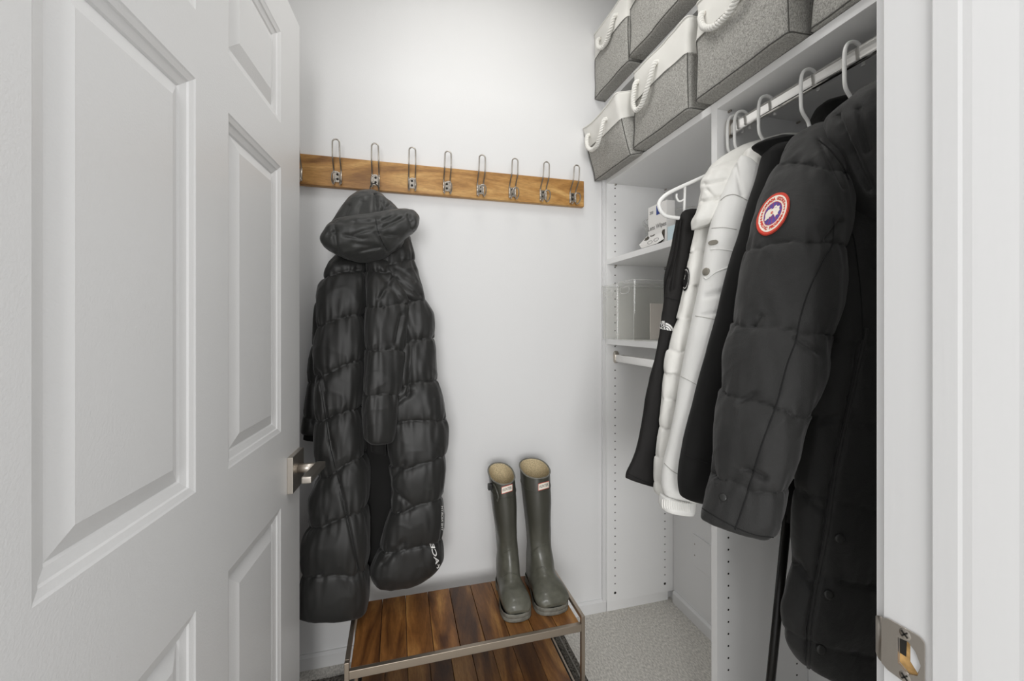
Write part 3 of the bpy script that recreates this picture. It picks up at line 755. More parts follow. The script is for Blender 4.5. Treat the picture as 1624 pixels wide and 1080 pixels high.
ms = loft('front_sleeve', [
    (404, 408, 583, 618, 1.41, 1.43, .03), (430, 436, 583, 624, 1.39, 1.42, .045), (470, 470, 582, 646, 1.375, 1.40, .05), (487, 487, 582, 650, 1.37, 1.40, .05), (525, 525, 581, 643, 1.36, 1.39, .05), (556, 556, 580, 640, 1.35, 1.385, .05),
    (612, 612, 579, 633, 1.34, 1.375, .047), (640, 640, 578, 628, 1.335, 1.37, .045), (669, 669, 579, 626, 1.33, 1.36, .044), (695, 695, 580, 623, 1.325, 1.355, .04), (706, 703, 584, 618, 1.325, 1.35, .03)],
    NYLON, cw, seams=[(430, 438, (1, 2, 0)), (487, 483, (2, 2, 0)), (553, 556, (2, 2, 1)), (625, 623, (2, 2, 2))], amp=.010, pw=.34, n=220, wr=.0045, lf=.009, seed=2,
    folds=[(600, 430, 640, 480, .008, 5), (625, 440, 600, 475, .006, 3), (638, 500, 628, 545, .009, 4)])
loft('cuff', [(700, 698, 588, 612, 1.34, 1.345, .022), (712, 718, 588, 612, 1.34, 1.345, .022), (716, 722, 589, 611, 1.34, 1.345, .02)], SHELL, cw, n=20, m=40, wr=.001, lf=0, seed=3)
rb_ = loft('right_body', [
    (398, 398, 603, 648, 1.46, 1.47, .035), (415, 415, 602, 655, 1.45, 1.46, .045), (445, 445, 606, 665, 1.44, 1.45, .055), (476, 476, 606, 675, 1.435, 1.44, .06), (502, 502, 608, 687, 1.43, 1.435, .065),
    (537, 537, 610, 690, 1.42, 1.43, .068), (593, 593, 612, 692, 1.41, 1.42, .07), (631, 631, 612, 700, 1.405, 1.41, .07), (674, 674, 614, 708, 1.40, 1.40, .07),
    (722, 722, 616, 707, 1.39, 1.39, .07), (778, 778, 620, 704, 1.385, 1.385, .068), (841, 841, 608, 702, 1.38, 1.385, .065), (878, 878, 598, 700, 1.375, 1.385, .06), (905, 900, 590, 690, 1.375, 1.385, .055), (922, 915, 596, 672, 1.38, 1.385, .045), (934, 928, 613, 650, 1.38, 1.385, .025)],
    NYLON, cw, seams=[(418, 414, (1, 2, 0)), (486, 474, (2, 2, 0)), (545, 537, (2, 2, 0)), (612, 600, (2, 2, 1)), (664, 660, (2, 2, 2)), (735, 720, (3, 2, 0)), (803, 782, (3, 2, 1)), (868, 846, (2, 2, 2))],
    amp=.016, pw=.34, n=300, m=130, wr=.0042, lf=.009, seed=4, folds=[(652, 545, 648, 628, .010, 3), (628, 640, 655, 620, .006, 4), (640, 500, 655, 540, .008, 5), (625, 780, 650, 800, .006, 4), (640, 735, 622, 760, .006, 4), (606, 895, 640, 860, .005, 5)])
loft('rear_sleeve', [
    (478, 478, 500, 520, 1.50, 1.50, .02), (510, 510, 496, 520, 1.495, 1.50, .026), (548, 548, 493, 520, 1.49, 1.50, .028), (593, 593, 488, 520, 1.485, 1.49, .03), (616, 616, 487, 518, 1.48, 1.49, .03),
    (662, 662, 480, 512, 1.475, 1.485, .03), (684, 684, 478, 510, 1.47, 1.48, .026), (690, 690, 480, 508, 1.47, 1.48, .02)],
    NYLON, cw, seams=[(548, 546), (606, 612), (660, 668)], amp=.008, n=110, m=60, seed=5, lf=.005)
loft('rear_cuff', [(686, 688, 482, 506, 1.475, 1.48, .02), (697, 700, 481, 506, 1.475, 1.48, .018)], SHELL, cw, n=16, m=40, wr=.001, lf=0, seed=6)
loft('lining', [(690, 690, 572, 632, 1.43, 1.43, .03), (790, 790, 574, 636, 1.42, 1.42, .03), (880, 880, 578, 626, 1.42, 1.42, .03), (912, 912, 586, 612, 1.42, 1.42, .02)], SHELL, cw, n=80, m=60, wr=.004, lf=.008, seed=7)
loft('shoulder', [(372, 372, 606, 650, 1.445, 1.46, .02), (392, 392, 590, 653, 1.43, 1.455, .045), (415, 415, 590, 657, 1.42, 1.45, .05), (445, 450, 604, 668, 1.415, 1.43, .05), (462, 476, 620, 675, 1.41, 1.42, .045), (474, 494, 636, 677, 1.41, 1.42, .025)],
     NYLON, cw, seams=[(424, 414, (1, 2, 0))], amp=.009, n=120, m=110, seed=8, lf=.007, wr=.0045, folds=[(625, 440, 668, 470, .006, 3), (630, 425, 660, 445, .005, 3)])
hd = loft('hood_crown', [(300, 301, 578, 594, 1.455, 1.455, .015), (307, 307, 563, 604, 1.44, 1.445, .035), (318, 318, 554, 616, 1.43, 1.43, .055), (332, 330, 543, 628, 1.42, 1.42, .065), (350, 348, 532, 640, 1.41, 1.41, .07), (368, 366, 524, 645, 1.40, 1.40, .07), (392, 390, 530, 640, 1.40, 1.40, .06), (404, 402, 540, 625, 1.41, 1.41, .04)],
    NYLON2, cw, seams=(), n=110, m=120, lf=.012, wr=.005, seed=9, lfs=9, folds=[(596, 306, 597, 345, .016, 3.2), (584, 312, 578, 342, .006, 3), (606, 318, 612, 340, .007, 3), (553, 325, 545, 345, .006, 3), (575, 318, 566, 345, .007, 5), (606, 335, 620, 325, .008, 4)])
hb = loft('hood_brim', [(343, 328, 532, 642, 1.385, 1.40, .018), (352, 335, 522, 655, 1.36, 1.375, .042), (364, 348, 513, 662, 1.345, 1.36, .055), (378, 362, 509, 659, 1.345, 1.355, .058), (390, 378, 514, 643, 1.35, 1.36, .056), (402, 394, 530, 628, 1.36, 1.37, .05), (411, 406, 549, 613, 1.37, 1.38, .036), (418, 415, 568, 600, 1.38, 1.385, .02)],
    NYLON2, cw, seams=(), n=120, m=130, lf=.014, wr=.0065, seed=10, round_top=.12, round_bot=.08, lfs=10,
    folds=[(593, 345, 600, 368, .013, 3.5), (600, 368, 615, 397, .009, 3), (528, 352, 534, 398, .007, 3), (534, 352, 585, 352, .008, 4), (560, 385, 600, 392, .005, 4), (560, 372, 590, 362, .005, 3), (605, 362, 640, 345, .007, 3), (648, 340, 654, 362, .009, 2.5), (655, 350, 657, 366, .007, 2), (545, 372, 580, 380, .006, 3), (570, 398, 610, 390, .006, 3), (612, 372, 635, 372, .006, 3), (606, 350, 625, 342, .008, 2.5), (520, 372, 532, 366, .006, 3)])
MB().tube(smooth_path([at(588, 304, Y=1.45), at(587, 297, Y=1.478), at(592, 291, Y=1.487), at(600, 296, Y=1.478), at(601, 308, Y=1.45)], 6), .0019, 6).build('hang_loop', BTN, cw, smooth=True)
stitch('side_seam', [lb], [(506, 600), (516, 660), (524, 711), (543, 785), (556, 840), (570, 905)], STITCH, cw, .0009)
stitch('hood_seam', [hb], [(596, 347), (599, 365), (606, 383), (615, 398)], STITCH, cw, .0009)
stitch('pocket_zip', [rb_], [(654, 548), (652, 575), (648, 605), (645, 628)], BTN, cw, .0018)
# vertical white print near the hem, seen edge-on
for ws, (cx_, cy_) in (('THE NORTH', (700.5, 822)), ('FACE', (690, 882))):
    vs, fs = text2d(ws, 1.0, .02)
    wl = max(x for x, y in vs)
    decal('white_print', [rb_], [([(y, x) for x, y in vs], fs)], (cx_, cy_), ((9 if ws == 'FACE' else 4), 0), (-5 if ws == 'FACE' else 0, -(24/wl)*(.85 if ws == 'FACE' else .8)), WHITEP, cw, .0015)

# ------------------------------------------------------------------ hangers
def hanger(y, label, rx=.85, yaw=0.0, bar=False, dz=0.0, k=.62):
    k = 1.0 if bar else k
    th = thing('coat_hanger', label, 'hanger', (rx, y, RZ+dz), 'white plastic hangers on the chrome rod')
    def P(x, z): return (rx+x*math.cos(yaw), y+x*math.sin(yaw), RZ+dz+z)
    hk = smooth_path([P(.023, -.012), P(.024, .006), P(.015, .024), P(0, .030), P(-.017, .023), P(-.0245, .004), P(-.0250, -.035), P(-.022, -.062), P(-.006, -.082), P(0, -.100)], 6)
    MB().tube(hk, .0036, 10).build('hook', PLAST, th, smooth=True)
    P0 = P
    def P(x, z): return P0(x*k, -.098+(z+.098)*(1 if k == 1 else .8))
    lp_ = smooth_path([P(0, -.098), P(-.05, -.116), P(-.12, -.149), P(-.185, -.180), P(-.213, -.198), P(-.2265, -.218), P(-.215, -.240), P(-.185, -.248), P(-.08, -.249), P(.08, -.249), P(.185, -.248), P(.215, -.240), P(.2265, -.218), P(.213, -.198), P(.185, -.180), P(.12, -.149), P(.05, -.116)], 6, True)
    MB().tube(lp_, .0048, 10, closed=True).build('shoulder_frame', PLAST, th, smooth=True)
    if bar:
        MB().tube([P(-.152, -.166), P(-.155, -.249)], .0032, 8).build('strut', PLAST, th, smooth=True)
        MB().tube(smooth_path([P(-.153, -.200), P(-.168, -.206), P(-.176, -.198), P(-.176, -.188)], 5), .0026, 8).build('notch_hook', PLAST, th, smooth=True)
    return th
hanger(.903, 'white plastic hanger with exposed rounded end holding the black trousers', bar=True, yaw=-.02)
hanger(.880, 'white plastic hanger under the white quilted jacket, hook nearest the rod end', k=.48)
hanger(.806, 'white plastic hanger under the white parka, second hook from the rod end', k=.50)
hanger(.698, 'white plastic hanger whose curved hook shows beside the black collar', k=.42)
hanger(.608, 'white plastic hanger whose hook rises out of the black hooded parka', k=.26)

# ------------------------------------------------------------------ garments on the rod
# folded black trousers
tr = thing('trousers', 'black trousers folded over the hanger nearest the white shelves', 'trousers', (.80, .90, .78))
Yp = .905
t1 = loft('front_leg', [
    (331, 331, 1082, 1140, Yp-.006, Yp-.01, .010), (345, 345, 1078, 1140, Yp-.006, Yp-.01, .015), (390, 390, 1072, 1150, Yp-.008, Yp-.01, .020), (450, 450, 1058, 1160, Yp-.01, Yp-.01, .024), (504, 504, 1049, 1165, Yp-.01, Yp-.012, .026),
    (573, 573, 1036, 1160, Yp-.01, Yp-.014, .028), (615, 615, 1028, 1155, Yp-.01, Yp-.015, .028), (690, 690, 1015, 1150, Yp-.01, Yp-.015, .028), (730, 730, 1002, 1145, Yp-.01, Yp-.015, .028), (752, 775, 993, 1140, Yp-.01, Yp-.015, .026), (760, 800, 992, 1135, Yp-.01, Yp-.015, .022)],
    PANTS, tr, n=190, m=80, e=.9, lf=.006, wr=.003, seed=11, round_top=.02, round_bot=.012, folds=[(1080, 350, 1066, 460, .010, 4), (1072, 350, 1060, 440, .006, 3)])
t2 = loft('rear_leg', [
    (342, 342, 1075, 1130, Yp+.006, Yp, .008), (390, 390, 1066, 1140, Yp+.008, Yp, .012), (450, 450, 1053, 1150, Yp+.012, Yp, .014), (482, 482, 1053, 1155, Yp+.012, Yp, .014), (560, 560, 1040, 1150, Yp+.012, Yp, .014)],
    PANTS, tr, n=80, m=60, e=.9, lf=.004, seed=12, round_top=.02)
stitch('knee_seam', [t1], [(1055, 471), (1064, 474), (1075, 476)], STITCH, tr, .0008)
stitch('hem_seam', [t1], [(994, 750), (1012, 759), (1036, 769)], STITCH, tr, .0008)
decal('white_emblem', [t1], DOME, (1056, 517.5), (11.5, 1.8), (-1, -11), WHITEP, tr, .0012)
# white quilted jacket
wj = thing('quilted_jacket', 'white quilted down jacket hanging between black trousers and white parka', 'jacket', (.80, .83, .76))
Yw = .845
w1 = loft('body', [
    (232, 205, 1166, 1262, 0.874, 0.812, 0.0128), (240, 208, 1153, 1275, 0.872, 0.812, 0.024), (252, 222, 1139, 1290, 0.87, 0.812, 0.032), (268, 250, 1125, 1300, 0.867, 0.812, 0.0336), (290, 290, 1112, 1300, 0.865, 0.812, 0.0336), (330, 330, 1108, 1300, 0.862, 0.812, 0.0336), (365, 365, 1103, 1300, 0.86, 0.812, 0.032),
    (405, 405, 1094, 1290, 0.857, 0.812, 0.0304), (458, 458, 1084, 1280, 0.857, 0.812, 0.0304), (497, 497, 1077, 1270, 0.857, 0.812, 0.0304), (531, 531, 1068, 1260, 0.857, 0.812, 0.0304), (575, 575, 1058, 1250, 0.857, 0.812, 0.0304), (630, 630, 1050, 1240, 0.857, 0.812, 0.0296),
    (685, 685, 1045, 1235, 0.855, 0.812, 0.0288), (730, 730, 1039, 1230, 0.852, 0.812, 0.0288), (775, 775, 1039, 1225, 0.85, 0.812, 0.0272), (792, 792, 1047, 1220, 0.847, 0.812, 0.0208)],
    WHT, wj, seams=[(300, 300, (2, 3, 0)), (400, 392, (2, 3, 0)), (454, 448, (2, 2, 0)), (505, 500, (2, 2, 0)), (556, 552, (2, 2, 0)), (592, 590, (2, 2, 0)), (632, 630, (2, 2, 0)), (677, 675, (2, 2, 0)), (722, 720, (2, 2, 1)), (765, 765)],
    amp=.005, pw=.36, n=300, m=130, lf=.007, wr=.0036, seed=13, round_top=.05)
w2 = loft('hood', [(262, 250, 1135, 1180, 0.847, 0.822, 0.012), (272, 262, 1122, 1190, 0.842, 0.812, 0.024), (290, 285, 1112, 1195, 0.837, 0.802, 0.032), (312, 310, 1112, 1190, 0.832, 0.797, 0.0336), (335, 330, 1106, 1185, 0.832, 0.797, 0.032), (352, 340, 1100, 1180, 0.832, 0.802, 0.0272), (366, 345, 1100, 1165, 0.837, 0.802, 0.016)],
    WHT, wj, n=120, m=90, lf=.010, wr=.006, seed=14, lfs=12, folds=[(1115, 292, 1150, 285, .006, 3), (1112, 320, 1150, 310, .007, 3), (1120, 300, 1140, 320, .005, 3)])
decal('round_badge', [w1], [ring2d(.01, 1, 24, 0, 360, 3)], (1088.5, 443), (5.5, -1), (1.5, -19), SHELL, wj, .002)
decal('badge_lettering', [w1], [ring2d(.76, .82, 24)], (1088.5, 443), (5.5, -1), (1.5, -19), WHITEP, wj, .003)
# white parka
wp = thing('parka', 'white smooth parka with taupe snap button and knit cuff', 'parka', (.78, .78, .76))
p1 = loft('sleeve', [
    (246, 246, 1174, 1184, 0.787, 0.777, 0.008), (256, 254, 1168, 1194, 0.787, 0.772, 0.0176), (282, 280, 1157, 1210, 0.787, 0.767, 0.028), (314, 314, 1143, 1220, 0.787, 0.762, 0.0336), (349, 349, 1132, 1222, 0.787, 0.762, 0.0352), (391, 391, 1124, 1218, 0.787, 0.762, 0.036), (440, 440, 1115, 1208, 0.787, 0.762, 0.036),
    (490, 490, 1103, 1196, 0.787, 0.762, 0.0352), (556, 556, 1091, 1180, 0.787, 0.762, 0.0352), (600, 600, 1082, 1172, 0.787, 0.762, 0.0344), (655, 655, 1070, 1160, 0.784, 0.762, 0.0344), (705, 705, 1060, 1150, 0.782, 0.762, 0.0336), (740, 740, 1053, 1146, 0.78, 0.76, 0.0328),
    (770, 775, 1051, 1142, 0.777, 0.757, 0.0304), (788, 800, 1056, 1138, 0.777, 0.757, 0.024)],
    WHT2, wp, n=200, m=100, lf=.006, wr=.0018, seed=15, round_top=.05, round_bot=.012, e=.85, folds=[(1165, 262, 1178, 310, .007, 3), (1118, 470, 1150, 462, .006, 4), (1112, 500, 1140, 495, .004, 2)])
loft('collar', [(236, 232, 1184, 1200, 0.787, 0.777, 0.008), (246, 240, 1180, 1216, 0.787, 0.777, 0.0192), (262, 252, 1180, 1222, 0.782, 0.772, 0.024), (290, 290, 1184, 1216, 0.777, 0.772, 0.024), (315, 315, 1186, 1205, 0.777, 0.772, 0.016)],
     WHT, wp, n=70, m=60, lf=.006, wr=.004, seed=16)
for k in range(1):
    cuf = loft('knit_cuff', [(786, 792, 1050, 1100, .775, .765, .028), (800, 806, 1048, 1098, .775, .765, .030), (808, 814, 1050, 1096, .775, .765, .026)], WHT2, wp, n=24, m=110, wr=0.0, lf=.001, seed=17, round_top=0, round_bot=.1)
    for i in range(14):
        stitch('rib', [cuf], [(1051+i*3.3, 792+i*.42), (1050.5+i*3.3, 800+i*.42), (1051.5+i*3.3, 806+i*.42)], WHT, wp, .0011)
stitch('yoke_seam', [p1], [(1143, 318), (1152, 311), (1166, 309), (1185, 318)], STITCHW, wp, .0009)
stitch('sleeve_seam', [p1], [(1129, 362), (1148, 361), (1168, 364)], STITCHW, wp, .0006)
stitch('flap_edge', [p1], [(1127, 396), (1140, 395), (1162, 398)], WHT2, wp, .0016)
stitch('flap_edge', [p1], [(1117, 440), (1122, 442), (1135, 432), (1156, 424)], WHT2, wp, .0018)
stitch('sleeve_seam', [p1], [(1103, 501), (1120, 504), (1140, 508)], STITCHW, wp, .0007)
stitch('sleeve_seam', [p1], [(1080, 597), (1092, 603), (1108, 612)], STITCHW, wp, .0006)
stitch('hem_seam', [p1], [(1054, 735), (1068, 748), (1085, 756)], STITCHW, wp, .0008)
def button(objs, u, v, r, mat, parent, name='button', h=.003, rim=True):
    x = hit(objs, u, v)
    if not x: return
    o = MB().disc(x[0], x[1], r, h, 24, .0008).build(name, mat, parent, smooth=True)
    return o
button([p1], 1120, 431, .0088, BTNW, wp)
x = hit([p1], 1131.5, 385)
if x:
    b = MB(); a_ = x[1]; sd = a_.cross(Vector((0, 0, 1))).normalized(); up = sd.cross(a_)
    ol = []
    for k in range(20):
        t = 2*math.pi*k/20; cx2 = math.copysign(abs(math.cos(t))**.6, math.cos(t)); ol.append(x[0]+sd*cx2*.0105+up*math.sin(t)*.0052)
    vs = ol+[p+a_*.003 for p in ol]; b.add(vs, [(i, (i+1) % 20, (i+1) % 20+20, i+20) for i in range(20)]+[tuple(range(20, 40))])
    b.build('metal_badge', BTNW, wp)
x = hit([p1, w2], 1173.5, 246)
if x:
    p = x[0]+x[1]*.005
    MB().box((p.x-.003, p.y-.0025, p.z-.012), (p.x+.003, p.y+.0025, p.z+.012)).build('zip_pull', NICKEL, wp, bevel=.001)
# black smooth jacket
bj = thing('jacket', 'plain matte black jacket between white parka and black down parka', 'jacket', (.78, .69, .80))
Yj = .70
s1 = loft('sleeve', [
    (224, 222, 1226, 1262, 0.718, 0.698, 0.009), (236, 232, 1216, 1285, 0.718, 0.698, 0.0263), (247, 247, 1211, 1300, 0.718, 0.698, 0.0315), (289, 289, 1199, 1320, 0.718, 0.688, 0.0375), (328, 328, 1188, 1320, 0.718, 0.688, 0.039), (370, 370, 1176, 1300, 0.718, 0.688, 0.039), (405, 405, 1163, 1290, 0.718, 0.688, 0.039),
    (440, 440, 1152, 1280, 0.718, 0.688, 0.039), (497, 497, 1138, 1265, 0.718, 0.688, 0.039), (560, 560, 1122, 1250, 0.718, 0.688, 0.0375), (605, 605, 1110, 1240, 0.718, 0.688, 0.0375), (650, 650, 1100, 1230, 0.718, 0.688, 0.0375), (705, 705, 1087, 1215, 0.713, 0.688, 0.036),
    (765, 765, 1078, 1200, 0.708, 0.688, 0.0345), (785, 795, 1080, 1195, 0.708, 0.688, 0.03), (794, 812, 1088, 1190, 0.708, 0.688, 0.021)],
    SHELL, bj, n=190, m=100, lf=.007, wr=.001, seed=18, round_top=.04, round_bot=.02, e=.85)
s2 = loft('collar', [(222, 214, 1212, 1240, 0.733, 0.718, 0.009), (232, 218, 1194, 1262, 0.733, 0.708, 0.018), (242, 230, 1206, 1262, 0.728, 0.708, 0.018), (252, 250, 1216, 1256, 0.723, 0.708, 0.0105)],
    SHELL, bj, n=60, m=60, lf=.004, wr=.001, seed=19)
loft('hood', [(160, 148, 1306, 1350, 0.718, 0.698, 0.0135), (172, 158, 1298, 1372, 0.718, 0.698, 0.03), (188, 175, 1292, 1380, 0.718, 0.698, 0.0375), (205, 200, 1284, 1380, 0.718, 0.698, 0.0338), (222, 222, 1262, 1370, 0.718, 0.698, 0.0225)], SHELL, bj, n=70, m=70, lf=.006, wr=.003, seed=20, round_top=.12)
stitch('cuff_seam', [s1], [(1085, 720), (1100, 727), (1124, 735)], STITCH, bj, .0008)
# black down parka with round sleeve patch
pk5 = thing('down_parka', 'black down parka with round red and blue sleeve patch', 'parka', (.80, .61, .30))
sl = loft('sleeve', [
    (196, 190, 1290, 1316, 0.64, 0.605, 0.0133), (206, 198, 1280, 1330, 0.645, 0.585, 0.0323), (222, 222, 1269, 1341, 0.65, 0.565, 0.0456), (257, 257, 1248, 1350, 0.655, 0.545, 0.0551), (296, 296, 1228, 1352, 0.657, 0.535, 0.0589), (331, 331, 1214, 1345, 0.66, 0.53, 0.0617), (377, 377, 1196, 1340, 0.66, 0.525, 0.0646), (426, 426, 1181, 1338, 0.66, 0.525, 0.0665),
    (479, 479, 1169, 1338, 0.655, 0.525, 0.0684), (510, 510, 1163, 1330, 0.653, 0.525, 0.0684), (560, 560, 1153, 1314, 0.65, 0.525, 0.0665), (590, 590, 1150, 1312, 0.645, 0.525, 0.0646), (630, 630, 1143, 1300, 0.64, 0.525, 0.0627), (670, 670, 1134, 1281, 0.635, 0.525, 0.0608), (720, 730, 1130, 1266, 0.63, 0.525, 0.057),
    (755, 762, 1124, 1253, 0.625, 0.525, 0.0541), (790, 800, 1116, 1244, 0.62, 0.525, 0.0522), (809, 842, 1111, 1233, 0.615, 0.525, 0.0475), (815, 857, 1113, 1227, 0.615, 0.525, 0.0399)],
    TWILL, pk5, seams=[(262, 275, (2, 3, 0)), (402, 386, (2, 3, 0)), (512, 530, (2, 3, 0)), (612, 655, (3, 3, 0)), (742, 775, (3, 4, 0))],
    amp=.0085, n=300, m=150, lf=.010, wr=.0032, seed=21, round_top=.05, round_bot=.012, pw=.36,
    folds=[(1205, 500, 1195, 520, .006, 5), (1170, 640, 1195, 625, .007, 5), (1185, 745, 1215, 760, .008, 5), (1260, 535, 1300, 560, .006, 5), (1298, 222, 1340, 300, .004, 3), (1310, 380, 1335, 350, .006, 4)])
bd = loft('body', [
    (176, 150, 1326, 1420, 0.59, 0.55, 0.0246), (188, 160, 1308, 1470, 0.59, 0.55, 0.0574), (215, 200, 1306, 1560, 0.59, 0.55, 0.0697), (260, 260, 1306, 1660, 0.59, 0.55, 0.0738), (340, 340, 1308, 1720, 0.59, 0.55, 0.0779), (430, 430, 1304, 1740, 0.59, 0.55, 0.0779), (520, 520, 1298, 1740, 0.59, 0.55, 0.0779),
    (600, 600, 1292, 1740, 0.59, 0.55, 0.0779), (680, 680, 1280, 1740, 0.59, 0.55, 0.0779), (740, 740, 1274, 1740, 0.59, 0.55, 0.0754), (780, 780, 1270, 1740, 0.59, 0.55, 0.0738), (840, 840, 1269, 1740, 0.59, 0.55, 0.0722), (886, 886, 1270, 1740, 0.59, 0.55, 0.0697), (940, 940, 1257, 1740, 0.59, 0.55, 0.0697),
    (980, 980, 1248, 1740, 0.59, 0.55, 0.0697), (1015, 1040, 1250, 1740, 0.59, 0.55, 0.0656), (1050, 1100, 1270, 1740, 0.59, 0.55, 0.064), (1060, 1180, 1290, 1740, 0.59, 0.55, 0.0574), (1062, 1250, 1298, 1740, 0.59, 0.55, 0.0492)],
    TWILL, pk5, seams=[(300, 300, (3, 2, 0)), (430, 430, (3, 2, 0)), (540, 555, (3, 2, 0)), (660, 690, (4, 2, 0)), (780, 830, (4, 2, 0)), (900, 930, (4, 2, 0)), (1000, 1075)],
    amp=.007, n=260, m=190, lf=.009, wr=.003, pw=.36, seed=22, round_top=.04, round_bot=.01, e=.85,
    folds=[(1364, 545, 1350, 630, .008, 4), (1350, 630, 1320, 770, .008, 4), (1320, 770, 1300, 900, .008, 4), (1300, 900, 1284, 1000, .008, 4), (1284, 1000, 1282, 1080, .008, 4), (1270, 780, 1305, 810, .007, 5), (1262, 890, 1290, 930, .007, 5), (1330, 660, 1300, 670, .006, 4)])
ho = loft('hood', [(150, 112, 1346, 1420, .56, .52, .018), (160, 116, 1338, 1480, .56, .50, .055), (176, 150, 1330, 1520, .555, .50, .07), (210, 200, 1328, 1540, .55, .49, .075), (260, 260, 1338, 1540, .55, .49, .07), (320, 320, 1352, 1530, .55, .49, .055), (352, 352, 1372, 1500, .55, .49, .03)],
    TWILL, pk5, n=130, m=120, lf=.014, wr=.003, seed=23, round_top=.1, round_bot=.08, folds=[(1325, 182, 1350, 240, .01, 4), (1360, 170, 1375, 240, .008, 5), (1350, 240, 1380, 300, .008, 6)])
stitch('shoulder_seam', [sl, bd], [(1299, 222), (1318, 240), (1335, 262), (1345, 285)], STITCH, pk5, .0010)
stitch('sleeve_seam', [sl], [(1322, 345), (1320, 385), (1306, 410), (1285, 455), (1270, 500), (1262, 540), (1248, 580), (1232, 640), (1210, 700), (1195, 750), (1180, 800), (1166, 840)], STITCH, pk5, .0010)
stitch('cuff_seam', [sl], [(1114, 806), (1140, 822), (1170, 838), (1200, 849), (1226, 852)], STITCH, pk5, .0008)
stitch('body_seam', [bd], [(1340, 395), (1352, 372), (1360, 420), (1366, 480), (1368, 545)], STITCH, pk5, .0009)
pl = stitch('placket_edge', [bd], [(1374, 520), (1364, 570), (1350, 632), (1335, 700), (1322, 768), (1313, 838), (1301, 900), (1288, 965), (1283, 1020), (1282, 1075)], TWILL, pk5, .0035, .001)
for (u_, v_) in ((1331, 853), (1313.5, 942.5), (1301.5, 1029.5)): 
    b_ = button([bd], u_, v_, .0078, BTN, pk5, 'snap_button', .0035)
b_ = button([sl], 1147, 789, .0058, BTN, pk5, 'cuff_snap', .002)
x = hit([sl], 1119, 775)
if x:
    c0 = hit([sl], 1117, 790); c1 = hit([sl], 1126, 754)
    if c0 and c1:
        up = (c1[0]-c0[0]); sd = up.cross(x[1]).normalized()*.006; nn = Vector((-.9, -.35, 0))*.010
        vs = [c0[0]-sd+nn*.2, c0[0]+sd+nn*.2, c1[0]+sd, c1[0]-sd]; vs += [v+nn*.45 for v in vs]
        MB().add(vs, [(0, 3, 2, 1), (4, 5, 6, 7), (0, 1, 5, 4), (1, 2, 6, 5), (2, 3, 7, 6), (3, 0, 4, 7)]).build('cuff_tab', TWILL, pk5, bevel=.002)
# sleeve patch
PC, EX, EY = (1227, 340), (24.6, -8), (6.7, -32)
G = [sl]
pt = decal('sleeve_patch', G, [ring2d(.86, 1.0, 56, 0, 360, 2)], PC, EX, EY, RED, pk5, .0034)
def sub(name, polys, mat, off): return decal(name, G, polys, PC, EX, EY, mat, pt, off)
decal('patch_edge', G, [ring2d(.99, 1.035, 56)], PC, EX, EY, RED, pt, .0016)
sub('ring_field', [ring2d(.54, .88, 56, 0, 360, 2)], OFFW, .0036)
sub('inner_rim', [ring2d(.545, .570, 56)], RED, .0040)
sub('centre_field', [ring2d(.005, .55, 40, 0, 360, 4)], BLUE, .0037)
def circ_text(s, r, a_mid, size, flip=False, step=9.6):
    ps = []; n_ = len(s)
    for i, ch in enumerate(s):
        if ch == ' ': continue
        vs, fs = text2d(ch, size, .012)
        a = a_mid+((n_-1)/2-i)*step*(1 if not flip else -1)
        aa = math.radians(a); rot = aa-math.pi/2 if not flip else aa+math.pi/2
        ps.append(([(r*math.cos(aa)+x*math.cos(rot)-y*math.sin(rot), r*math.sin(aa)+x*math.sin(rot)+y*math.cos(rot)) for x, y in vs], fs))
    return ps
sub('patch_lettering', circ_text('CANADA GOOSE', .715, 92, .20, False, 10.6)+circ_text('ARCTIC PROGRAM', .715, 268, .20, True, 9.6), RED, .0042)
leaf = [(0, .075), (.02, .03), (.06, .05), (.05, .0), (.07, -.02), (.01, -.04), (.0, -.08), (-.01, -.04), (-.07, -.02), (-.05, 0), (-.06, .05), (-.02, .03)]
lf_ = []
for a in (-22, -11, 0, 11, 22, 158, 169, 180, 191, 202):
    cx2, cy2 = .715*math.cos(math.radians(a)), .715*math.sin(math.radians(a))
    lf_.append(([(x+cx2, y+cy2) for x, y in leaf], [tuple(range(12))]))
sub('patch_leaves', lf_, RED, .0042)
rays_ = []
for a in range(0, 360, 30):
    aa = math.radians(a+8); c_, s_ = math.cos(aa), math.sin(aa); w2_ = .010
    vs = []; N_ = 4
    for i in range(N_+1):
        r = .12+.40*i/N_; vs += [(r*c_-w2_*s_, r*s_+w2_*c_), (r*c_+w2_*s_, r*s_-w2_*c_)]
    rays_.append((vs, [(2*i, 2*i+1, 2*i+3, 2*i+2) for i in range(N_)]))
sub('meridian_lines', rays_, RED, .0040)
mapo = [(-.40, .12), (-.30, .22), (-.12, .25), (-.05, .20), (.05, .24), (.06, .32), (.18, .36), (.22, .28), (.38, .27), (.36, .16), (.42, .06), (.33, -.04), (.35, -.14), (.24, -.16), (.20, -.25), (.13, -.12), (.04, -.06), (-.05, -.16), (-.14, -.14), (-.18, -.24), (-.27, -.18), (-.30, -.28), (-.42, -.28), (-.40, -.12), (-.46, 0)]
mv = [(0, .05)]+[(x*.5, .05+(y-.05)*.5) for x, y in mapo]+mapo; nm_ = len(mapo)
mf = [(0, 1+i, 1+(i+1) % nm_) for i in range(nm_)]+[(1+i, 1+nm_+i, 1+nm_+(i+1) % nm_, 1+(i+1) % nm_) for i in range(nm_)]
sub('map_shape', [(mv, mf)], OFFW, .0044)
sub('map_marks', [([(x*.05-.02, y*.05+.02) for x, y in ring2d(.6, 1.4, 10)[0]], ring2d(.6, 1.4, 10)[1])], RED, .0048)
